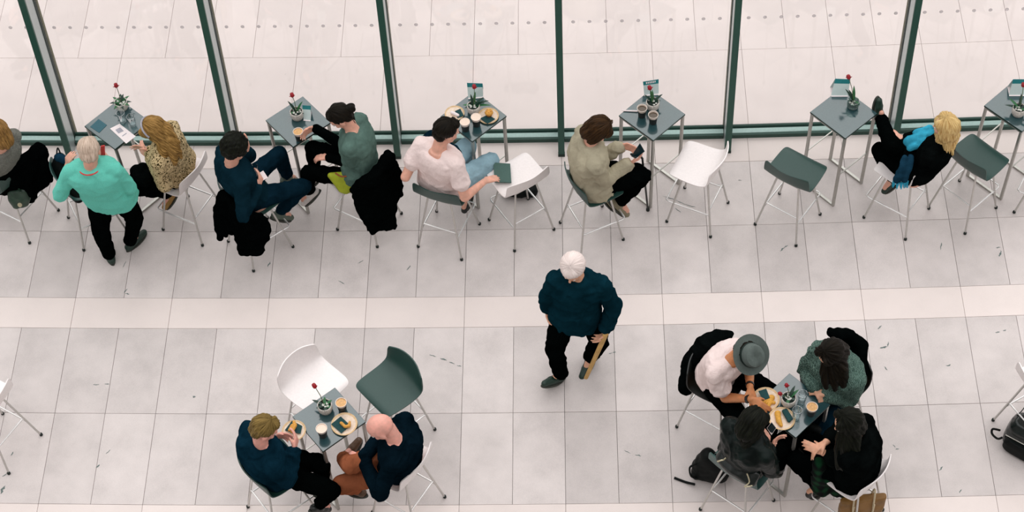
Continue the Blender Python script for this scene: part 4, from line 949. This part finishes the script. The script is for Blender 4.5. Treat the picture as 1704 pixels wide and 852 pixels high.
MT['felt'] = plain('grey_felt', (84, 94, 90), .9, var=.08); MT['band'] = plain('dark_hat_band', (14, 34, 28), .7); MT['walkwood'] = plain('pale_wood', (190, 150, 86), .55, var=.15, scale=20)

POTM = G(); POTM.lathe((0, 0, 0), [(.036, 0), (.046, .006), (.054, .03), (.057, .062), (.055, .082), (.052, .086), (.048, .083), (.049, .07)], 24, close=False)
POTM.add([(.036*math.cos(2*math.pi*j/12), .036*math.sin(2*math.pi*j/12), 0.0005) for j in range(12)], [tuple(range(12))]); POTM = POTM.mesh('pot'); smoothm(POTM, 50); POTM.materials.append(MT['pot'])
SOILM = G(); SOILM.lathe((0, 0, 0), [(.001, .072), (.03, .073), (.049, .068), (.049, .060)], 20); SOILM = SOILM.mesh('soil'); SOILM.materials.append(MT['soil'])
def leafmesh(L, wd, bend, tw=.2):
    g = G(); n = 7; vs = []; fs = []
    for i in range(n):
        t = i/(n-1); w_ = wd*math.sin(math.pi*min(1, t*.92+.08))**.8+.0008; y = L*math.sin(t*bend)/bend if bend else L*t; z = L*(1-math.cos(t*bend))/bend if bend else 0
        for k, (a, dz) in enumerate(((-1, .25), (0, 0), (1, .25))): vs.append((a*w_, y, -z+dz*w_))
        for k, (a, dz) in enumerate(((-1, .25), (0, 0), (1, .25))): vs.append((a*w_, y, -z+dz*w_-.0016))
    for i in range(n-1):
        b = i*6
        fs += [(b, b+1, b+7, b+6), (b+1, b+2, b+8, b+7), (b+4, b+3, b+9, b+10), (b+5, b+4, b+10, b+11), (b+3, b, b+6, b+9), (b+2, b+5, b+11, b+8)]
    g.add(vs, fs); return g
def orient(g, base, az, el):
    "rotate a +Y leaf so that it points to azimuth az, elevation el"
    f = hv(math.degrees(az), math.degrees(el)); s_ = nrm(np.cross(f, V(0, 0, 1))); u = np.cross(s_, f); Rm = np.stack([s_, f, u], 1)
    g.v = [tuple(Rm @ V(*p)+base) for p in g.v]; return g
def pot(px_, py_, label, flower, leaves, z=TH+.045, glass=False, seed=0, double=None):
    c = at(px_, py_, z); c = V(c[0], c[1], TH); rr = random.Random(seed)
    t = empty('flower_pot', tuple(c), rr.uniform(0, 6), label, 'plant', 'potted red flowers on the high tables'); t.rotation_euler = (0, 0, 0)
    if glass:
        g = G(); g.lathe((0, 0, 0), [(.030, .001), (.046, .012), (.053, .045), (.047, .08), (.044, .08), (.049, .045), (.042, .015), (.02, .008)], 22, close=False); g.obj('glass_bowl', MT['vase'], t)
    else: put('pot', POTM, t)
    put('soil', SOILM, t, (0, 0, -.004 if not glass else -.02))
    if glass: t.children[-1].scale = (.86, .86, .9)
    for k in range(9):
        a = rr.uniform(0, 6.28); r = rr.uniform(.01, .036 if not glass else .028); g = G(); g.ell((r*math.cos(a), r*math.sin(a), .076 if not glass else .052), (.010, .008, .006), None, 8, 5); g.obj('pebble', MT['pebble'], t)
    for i, (az, el, L) in enumerate(leaves):
        g = leafmesh(L, .011, .5); orient(g, V(.008*math.cos(az), .008*math.sin(az), .07), az, el); g.obj('leaf', MT['leaf' if i % 2 else 'dleaf'], t)
    for (fx, fy, fh) in ([flower] if double is None else [flower, double]):
        f = at(fx, fy, TH+fh)-c
        sp_ = V(0, 0, .065); md = (sp_+f)/2+V(.006, 0, .01); g = G(); g.tube([sp_, md, f], .0028, 6); st = g.obj('stem', MT['stem'], t)
        fd = nrm(f-md); ax_ = np.cross(fd, V(1, 0, 0)); ax_ = nrm(ax_); by = np.cross(fd, ax_); Rm = np.stack([ax_, by, fd], 1)
        g = G(); s2 = .8 if double else 1.
        for k in range(6):
            a = k*math.pi/3+.3; off = (ax_*math.cos(a)+by*math.sin(a)); g.ell(f+off*.008*s2, (.010*s2, .010*s2, .021*s2), Rm, 8, 6)
        for k in range(3):
            a = k*2.1+rr.uniform(0, 1); off = (ax_*math.cos(a)+by*math.sin(a)); g.cone(f-fd*.012, f+off*.026*s2-fd*.004, .006*s2, .003, 6, 2)
        g.obj('flower', MT['redp'], t)
    return t
pot(202, 174, 'speckled pot with spiky leaves and a small pale red flower, leftmost table', (193, 142, .235), [(a, .35, .085) for a in (0, .8, 1.7, 2.5, 3.3, 4.2, 5.1, 5.8)]+[(1.2, .9, .07), (3.9, .9, .07)], seed=1)
pot(494, 190, 'speckled pot with one upright red tulip beside the held coffee', (486, 158, .20), [(2.6, 1.25, .12), (.6, 1.2, .11), (-.3, .3, .06), (3.4, .3, .05)], seed=2)
pot(788, 180, 'speckled pot with long leaves to the right and a red bloom by two lidded cups', (789, 144, .22), [(.2, .55, .13), (.0, .3, .14), (.5, .8, .11), (3.0, .3, .08), (3.5, .4, .07), (1.3, 1.2, .12), (1.9, 1.25, .1)], seed=3)
pot(1086, 174, 'speckled pot with a drooping red bloom beside two open coffee cups', (1081, 146, .19), [(.5, .8, .1), (1.6, 1.1, .1), (2.6, .9, .09), (1.9, 1.3, .11), (.2, .4, .06)], seed=4)
pot(1420, 172, 'round glass bowl plant with a curled red flower, beside the reclining person', (1412, 128, .26), [(2.4, 1.0, .12), (1.6, 1.25, .13), (-1.2, .1, .06), (-.5, .0, .05), (2.0, .8, .1)], glass=True, seed=5)
pot(1695, 184, 'speckled pot with wide green leaves on the table at the right edge', (1703, 141, .22), [(2.9, .4, .11), (2.4, .7, .11), (.2, .5, .1), (-.6, .5, .1), (1.4, 1.1, .12)], seed=6)
pot(541, 678, 'speckled pot with one large red bloom on the lower left table', (523, 642, .22), [(2.7, .35, .10), (.6, .6, .06), (3.6, .5, .06), (1.6, .7, .06), (5.0, .4, .05), (-.4, .4, .05)], seed=7)
pot(1312, 666, 'broad speckled pot with two small red blooms on the crowded table', (1309, 641, .17), [(1.0, .9, .1), (.6, .7, .09), (2.8, .5, .06), (4.4, .4, .05), (-.3, .4, .05)], seed=8, double=(1298, 655, .14))

CUPM = G(); CUPM.lathe((0, 0, 0), [(.028, 0), (.0295, .004), (.037, .078)], 24); CUPM = CUPM.mesh('sleeve'); smoothm(CUPM, 50); CUPM.materials.append(MT['cupblack'])
RIMM = G(); RIMM.lathe((0, 0, 0), [(.0365, .074), (.0405, .098), (.0425, .100), (.0425, .104), (.0395, .104), (.0385, .094), (.037, .088)], 24, close=False); RIMM = RIMM.mesh('rim'); smoothm(RIMM, 50); RIMM.materials.append(MT['cuprim'])
def disc(r, z, mat, name):
    g = G(); n = 20; g.add([(r*math.cos(2*math.pi*j/n), r*math.sin(2*math.pi*j/n), z) for j in range(n)]+[(r*math.cos(2*math.pi*j/n), r*math.sin(2*math.pi*j/n), z-.003) for j in range(n)], [tuple(range(n)), tuple(range(2*n-1, n-1, -1))]+[(j, n+j, n+(j+1) % n, (j+1) % n) for j in range(n)]); m = g.mesh(name); m.materials.append(MT[mat]); return m
DRK = {'lid': disc(.039, .101, 'foam', 'foam'), 'coffee': disc(.0378, .088, 'coffee', 'coffee'), 'latte': disc(.0385, .095, 'latte', 'latte'), 'foam': disc(.0388, .097, 'foam', 'milk_foam')}
def cup(x, y, kind, label, z=TH):
    c = at(x, y, z+.1); t = empty('coffee_cup', (c[0], c[1], z+.0003), 0, label, 'cup', 'black takeaway cups with white rims')
    put('sleeve', CUPM, t); put('rim', RIMM, t); put({'lid': 'foam', 'coffee': 'coffee', 'latte': 'coffee', 'foam': 'foam'}[kind], DRK[kind], t)
    if kind in ('coffee',) or z != TH or x == 495.5: pass
    return t
cup(496, 219, 'latte', 'black takeaway coffee cup gripped by the person in green-grey')
cup(773.5, 203, 'lid', 'foam-topped black cup nearest the short dark-haired head'); cup(792, 195, 'lid', 'foam-topped black cup beside the muffin plate')
cup(1068.5, 180, 'coffee', 'open coffee cup beside the white paper straw sleeve'); cup(1087, 191, 'coffee', 'open coffee cup nearest the table corner, fourth table')
cup(567.5, 670, 'latte', 'full latte cup to the right of the red bloom, lower left table'); cup(535, 713, 'foam', 'frothy cup near the front corner of the lower left table')
cup(1351.5, 677, 'latte', 'latte cup beside the cardigan sleeve, lower right table')
c = at(496, 219, TH+.1); g = G(); g.lathe((0, 0, 0), [(.02, 0), (.055, .006), (.06, .010), (.057, .011), (.03, .006)], 24); 
def tumbler(x, y, label, water=.03, z=TH, r=.036, h=.115):
    c = at(x, y, z+h); t = empty('water_glass', (c[0], c[1], z+.0003), 0, label, 'glass', 'clear water glasses')
    g = G(); g.lathe((0, 0, 0), [(r*.68, 0), (r*.74, .003), (r, h), (r-.003, h), (r*.68, .010), (.001, .009)], 26, close=False); g.add([(r*.68*math.cos(2*math.pi*j/26), r*.68*math.sin(2*math.pi*j/26), 0) for j in range(26)], [tuple(range(26))]); g.obj('tumbler', MT['tumbler'], t)
    if water:
        g = G(); g.lathe((0, 0, 0), [(r*.62, .012), (r*.62+(r*.27)*water/h, water)], 22); g.obj('water', MT['water'], t)
tumbler(200, 188, 'empty clear glass beside the speckled pot, leftmost table'); tumbler(217, 194, 'clear glass nearer the speckled jacket, leftmost table')
tumbler(1336, 655, 'tall clear glass beside the knitted cardigan', .06); tumbler(1327, 682, 'clear glass nearest the front edge of the crowded table', .02)
def plate(x, y, r, label, z=TH, tilt=0):
    c = at(x, y, z+.01); t = empty('plate', (c[0], c[1], z+.0003), 0, label, 'plate', 'round pale plates of food')
    g = G(); g.lathe((0, 0, 0), [(r*.6, 0), (r*.9, .004), (r, .014), (r*.985, .017), (r*.86, .010), (r*.84, .009)], 36, close=False); g.add([(r*.6*math.cos(2*math.pi*j/36), r*.6*math.sin(2*math.pi*j/36), 0) for j in range(36)], [tuple(range(36))]); g.obj('rim', MT['wood'], t)
    g = G(); g.lathe((0, 0, 0), [(r*.62, .0015), (r*.85, .0095), (r*.5, .0065), (.001, .006)], 32, close=False); g.obj('well', MT['platein'], t); return t
def sheet(name, pts, mat, label, cat, th=.0015, parent=None, wav=0):
    "thin quad slab through 4 pixel corners with heights"
    q = [at(*p) for p in pts]; c = sum(q)/4; n = nrm(np.cross(q[1]-q[0], q[3]-q[0])); n = n if n[2] > 0 else -n
    off = c if parent is None else V(*parent.location); g = G()
    g.add([p-off-n*th/2 for p in q]+[p-off+n*th/2 for p in q], [(3, 2, 1, 0), (4, 5, 6, 7), (0, 1, 5, 4), (1, 2, 6, 5), (2, 3, 7, 6), (3, 0, 4, 7)])
    o = g.obj(name, MT[mat], parent, smooth=False)
    if parent is None: o.location = tuple(c); tag(o, label, cat)
    return o
def food(name, chain, mat, label, cat='food', disp=.004, seed=0):
    return blob(name, chain, mat, label, cat, vox=.004, smooth=2, disp=disp, seed=seed)
ZP = TH+.018
plate(756.5, 189, .083, 'plate with a crumpled napkin half hidden by the dark-haired head')
sheet('napkin', [(757, 185, ZP), (766, 181, ZP), (772, 193, ZP), (761, 196, ZP)], 'napkin', 'dark napkin on the half-hidden plate, third window table', 'napkin', .004)
food('crumpled_tissue', [[(752, 187, ZP+.005, .014), (762, 192, ZP+.005, .012)]], 'paper', 'crumpled white tissue on the half-hidden plate', 'tissue')
plate(812.5, 193, .088, 'plate holding a muffin, right corner of the third window table')
sheet('napkin', [(799, 197, ZP), (812, 191, ZP), (824, 198, ZP), (811, 206, ZP)], 'napkin', 'dark teal napkin under the muffin', 'napkin', .004)
t = empty('muffin', tuple(at(814, 192, ZP)), 0, 'golden muffin on the right-hand plate', 'muffin'); org = tuple(t.location)
g = G(); g.lathe((0, 0, 0), [(.022, 0), (.024, .004), (.031, .030)], 18); g.obj('case', MT['crust'], t)
g = G(); g.ell((0, 0, .036), (.036, .036, .022), None, 16, 8)
for k in range(10): g.ell((.024*math.cos(k*1.9), .024*math.sin(k*1.9), .044+.004*math.sin(k*3)), (.010, .010, .007), None, 8, 5)
fuse(g, 'crown', MT['pastry'], t, None, vox=.004, smooth=1)
for k in range(6): g = G(); g.ell((.018*math.cos(k*2.4), .018*math.sin(k*2.4), .056), (.004, .004, .003), None, 6, 4); g.obj('berry', MT['crust'], t)
plate(573, 706, .098, 'plate with a half-eaten pastry on the lower left table')
sheet('napkin', [(551, 706, ZP), (567, 693, ZP), (583, 708, ZP), (568, 721, ZP)], 'napkin', 'dark teal napkin on the half-eaten pastry plate', 'napkin', .004)
food('pastry', [[(568, 704, ZP+.012, .012), (574, 710, ZP+.014, .012), (581, 709, ZP+.012, .011), (582, 702, ZP+.01, .008)]], 'pastry', 'bitten curved golden pastry on a teal napkin', seed=3)
plate(489, 717, .090, 'plate held at the table edge before the sandy-haired person', z=TH+.02)
sheet('napkin', [(474, 716, ZP+.02), (486, 700, ZP+.02), (503, 709, ZP+.02), (500, 722, ZP+.02)], 'napkin', 'dark napkin on the plate before the sandy-haired person', 'napkin', .004)
food('sandwich', [[(486, 718, 1.0, .014), (491, 708, 1.0, .013), (489, 702, 1.0, .009)], [(481, 716, .99, .010), (486, 708, 1.0, .010)]], 'pastry', 'golden sandwich in the hands of the sandy-haired person', seed=4)
plate(1275, 664, .100, 'plate of yellow food before the person in the grey hat')
plate(1301, 697, .098, 'plate of yellow food being photographed with a phone', z=TH)
food('pasta', [[(1272, 668, ZP+.004, .018), (1284, 662, ZP+.004, .020), (1278, 676, ZP+.004, .018)], [(1266, 670, ZP+.003, .012), (1288, 670, ZP+.003, .014)]], 'crumb', 'heap of yellow food on the plate before the grey hat', disp=.012, seed=5)
food('pasta', [[(1294, 688, ZP+.004, .020), (1296, 700, ZP+.004, .022), (1300, 708, ZP+.003, .014)]], 'crumb', 'yellow food on the photographed plate', disp=.008, seed=6)
sheet('napkin', [(1262, 651, ZP+.02), (1275, 647, ZP+.02), (1281, 662, ZP+.024), (1270, 667, ZP+.024)], 'napkin', 'folded dark teal napkin on the plate before the grey hat', 'napkin', .006)
blob('folded_napkin', [[(1304, 684, ZP+.008, .013), (1313, 700, ZP+.008, .014)], [(1308, 682, ZP+.008, .012), (1317, 697, ZP+.008, .012)]], 'napkin', 'rolled dark napkin on the photographed plate', 'napkin', vox=.005, disp=.004)
# cards
def card(label, bl, br, tl, tr, letters=False, tz=.19):
    c = (at(*bl, TH)+at(*br, TH))/2; t = empty('table_card', tuple(c), 0, label, 'card', 'table tent cards with teal headers')
    A, B_, D, C_ = at(*bl, TH+.002)-c, at(*br, TH+.002)-c, at(*tl, TH+tz)-c, at(*tr, TH+tz)-c
    n = nrm(np.cross(B_-A, D-A))
    if n[1] > 0: n = -n
    def slab(name, p, q, r, s_, mat, th=.003, o_=0):
        g = G(); P_ = [x+n*o_ for x in (p, q, r, s_)]; g.add([x for x in P_]+[x-n*th for x in P_], [(0, 1, 2, 3), (7, 6, 5, 4), (0, 4, 5, 1), (1, 5, 6, 2), (2, 6, 7, 3), (3, 7, 4, 0)]); return g.obj(name, MT[mat], t, smooth=False)
    k = .72
    slab('front', A, B_, B_+(C_-B_)*k, A+(D-A)*k, 'cardw'); slab('header', A+(D-A)*k, B_+(C_-B_)*k, C_, D, 'cardt')
    bk = V(0, .09, 0); slab('back', A+bk, B_+bk, C_, D, 'cardw'); ft = (A-B_)*0+V(0, -.012, 0); slab('foot', A+ft, B_+ft, B_+bk, A+bk, 'paper', .003)
    if letters:
        for i in range(6):
            u = .18+i*.11; p = D+(C_-D)*u-(D-A)*.06; q = D+(C_-D)*(u+.07)-(D-A)*.06; h = (D-A)*-.14; slab('print_mark', p+h, q+h, q, p, 'paper', .0006, .0012)
    return t
card('pale tent card behind the tulip pot, second table', (505, 199), (517, 200), (503, 175), (517, 176), tz=.10)
card('tall card with a teal header behind the long-leaved pot', (779, 163), (804, 161), (777, 138), (803, 139), tz=.13)
card('card with pale marks on its teal header, fourth window table', (1072, 158), (1096, 156), (1070, 136), (1096, 132), True, tz=.13)
card('card with a teal header next to the glass bowl plant', (1383, 159), (1411, 159), (1390, 131), (1415, 132), tz=.13)
card('card with a teal header on the table at the right edge', (1679, 158), (1706, 158), (1686, 132), (1712, 132), tz=.13)
# leftmost table papers
o = sheet('flyer', [(150, 211, TH+.002), (164, 198, TH+.002), (178, 208, TH+.002), (165, 221, TH+.002)], 'flyer', 'dark teal flyer on the left corner of the leftmost table', 'flyer')
t = empty('leaflet', tuple(at(204, 221, TH+.002)), 0, 'white leaflet with a grey square on the leftmost table', 'leaflet')
sheet('page', [(183, 214, TH+.003), (199, 206, TH+.003), (226, 227, TH+.003), (210, 239, TH+.003)], 'paper', None, None, .0015, t)
sheet('grey_square', [(192, 216, TH+.0045), (200, 212, TH+.0045), (206, 218, TH+.0045), (197, 222, TH+.0045)], 'greyp', None, None, .0008, t)
sheet('print_line', [(203, 226, TH+.0045), (210, 221, TH+.0045), (211, 222, TH+.0045), (204, 227, TH+.0045)], 'greyp', None, None, .0008, t)
# fourth table: white sleeve, little spoon
g = G(); a, b_ = at(1036, 184, TH+.008), at(1060, 185, TH+.008); g.cone(a-a, b_-a, .0055, .008, 10, 2); o = g.obj('paper_sleeve', MT['paper']); o.location = tuple(a); tag(o, 'white paper sachet left of the open cups', 'sachet')
# notebook, phones, hand-held things
sheet('notebook', [(821, 271, SEATZ+.03), (849, 273, SEATZ+.03), (851, 304, SEATZ+.03), (823, 303, SEATZ+.03)], 'notebook', 'dark green notebook on the white stool under a reaching hand', 'notebook', .012)
def phone(pts, label, back='screen'):
    t = empty('phone', tuple(sum(at(*p) for p in pts)/4), 0, label, 'phone'); sheet('case', pts, back, None, None, .008, t); q = [((p[0]*.9+sum(r[0] for r in pts)/40), (p[1]*.9+sum(r[1] for r in pts)/40), p[2]+.006) for p in pts]; sheet('screen', q, 'screen', None, None, .0012, t)
phone([(1050, 260, 1.08), (1065, 238, 1.14), (1073, 252, 1.13), (1058, 264, 1.07)], 'dark tablet-like phone held by the person in the beige jacket')
phone([(1276, 712, 1.20), (1284, 702, 1.24), (1292, 712, 1.22), (1284, 724, 1.17)], 'dark-screened phone photographing the yellow food', 'phonew')
phone([(232, 243, 1.06), (238, 239, 1.08), (242, 246, 1.08), (236, 251, 1.05)], 'small phone in the hands of the person in the speckled jacket')
sheet('red_booklet', [(165, 262, 1.30), (168, 243, 1.42), (174, 242, 1.42), (175, 263, 1.30)], 'red2', 'small red patterned booklet held beside the grey-blonde head', 'booklet', .012)
c = at(422, 279, 1.04); t = empty('water_glass', (c[0], c[1], .95), 0, 'clear glass held by the curly-haired person', 'glass', 'clear water glasses')
g = G(); g.lathe((0, 0, 0), [(.024, 0), (.028, .004), (.035, .11), (.032, .11), (.024, .01), (.001, .009)], 24, close=False); g.obj('tumbler', MT['tumbler'], t); sheet('paper_napkin', [(428, 290, .97), (438, 284, .97), (446, 296, .96), (434, 302, .96)], 'paper', 'white paper napkin in the hand of the curly-haired person', 'napkin', .004)
# canes
t = empty('walking_cane', tuple(at(1078, 350, 0)), 0, 'black cane standing before the person in the beige jacket', 'cane'); base = V(*t.location)
g = G(); top_p = at(1069, 264, .80)-base; g.tube([V(0, 0, .012), top_p], .009, 10); g.obj('shaft', MT['canem'], t)
g = G(); d_ = nrm(V(-.9, .3, 0)); g.tube([top_p, top_p+V(0, 0, .03)+d_*.02, top_p+V(0, 0, .04)+d_*.06, top_p+V(0, 0, .02)+d_*.10], .010, 10); g.obj('handle', MT['canem'], t)
g = G(); g.lathe((0, 0, 0), [(.016, 0), (.016, .02), (.010, .05)], 12); g.obj('ferrule', MT['rubber'], t)
A_ = at(1008, 556, .80); B_ = at(975, 629, .22); t = empty('walking_stick', tuple(B_), 0, 'pale wooden stick swung by the white-haired walker', 'stick')
g = G(); g.cone(V(0, 0, 0), A_-B_, .013, .017, 12, 3, 1.3, .8); g.obj('shaft', MT['walkwood'], t)
# fedora
I = PE['w12']; H_ = I['head']; hR = I['hR']; tilt = hR
t = empty('hat', tuple(H_+hR @ V(-.01, 0, .07)), 0, 'grey felt hat with a dark band on the person in the white T-shirt', 'hat')
def hl(prof, mat, name, sx=1.12, sharp=50):
    g = G(); g.lathe((0, 0, 0), prof, 36, close=False); g.v = [tuple(hR @ V(p[0]*sx, p[1], p[2]+.018*(abs(p[1])/.14)**2*(abs(p[1]) > .09)-.030*math.exp(-(p[1]/.028)**2)*(p[2] > .085)*(1-min(1, abs(p[0])/.09)*.4))) for p in g.v]; return g.obj(name, MT[mat], t, sharp=sharp)
hl([(.082, .0), (.105, -.004), (.140, .002), (.142, .005), (.105, .0), (.083, .005), (.083, .03)], 'felt', 'brim', 1.08)
hl([(.0835, .004), (.0850, .006), (.0835, .034), (.082, .036)], 'band', 'hat_band'); hl([(.082, .03), (.078, .07), (.070, .098), (.045, .108), (.02, .106), (.001, .105)], 'felt', 'crown')
# hair band, glasses
I = PE['w3']; g = G(); hR = I['hR']; pts = []
for j in range(15):
    a = math.pi*(j/14); pts.append(hR @ V(-.004, .098*math.cos(a), .036+.101*math.sin(a)))
g.tube(pts, .008, 8); o = g.obj('hair_band', MT['greyp'], I['root']); o.location = Vector(I['head'])-I['root'].location
# collar line of the turquoise sweater
I = PE['w2']; pts = []
l, f = I['frame'](1)
for j in range(19):
    a = 2*math.pi*j/18; pts.append(I['neck']+I['up']*(-.004-.02*math.sin(a))+l*math.cos(a)*.090+f*math.sin(a)*.083)
g = G(); g.tube(pts, .006, 8); g.obj('neckline_trim', MT['red2'], I['root'], origin=I['org'])
# watch / cuffs
def cuff(w, side, k, r, mat, name):
    I = PE[w]; S, E_, W = I['A'][side]; p = E_+(W-E_)*k; d = nrm(W-E_); g = G(); g.cone(p-d*.012, p+d*.012, r, r, 14, flat=True); g.obj(name, MT[mat], I['root'], origin=I['org'])
cuff('w12', 1, .9, .033, 'canem', 'wristband'); cuff('w12', -1, .9, .033, 'canem', 'wristband')
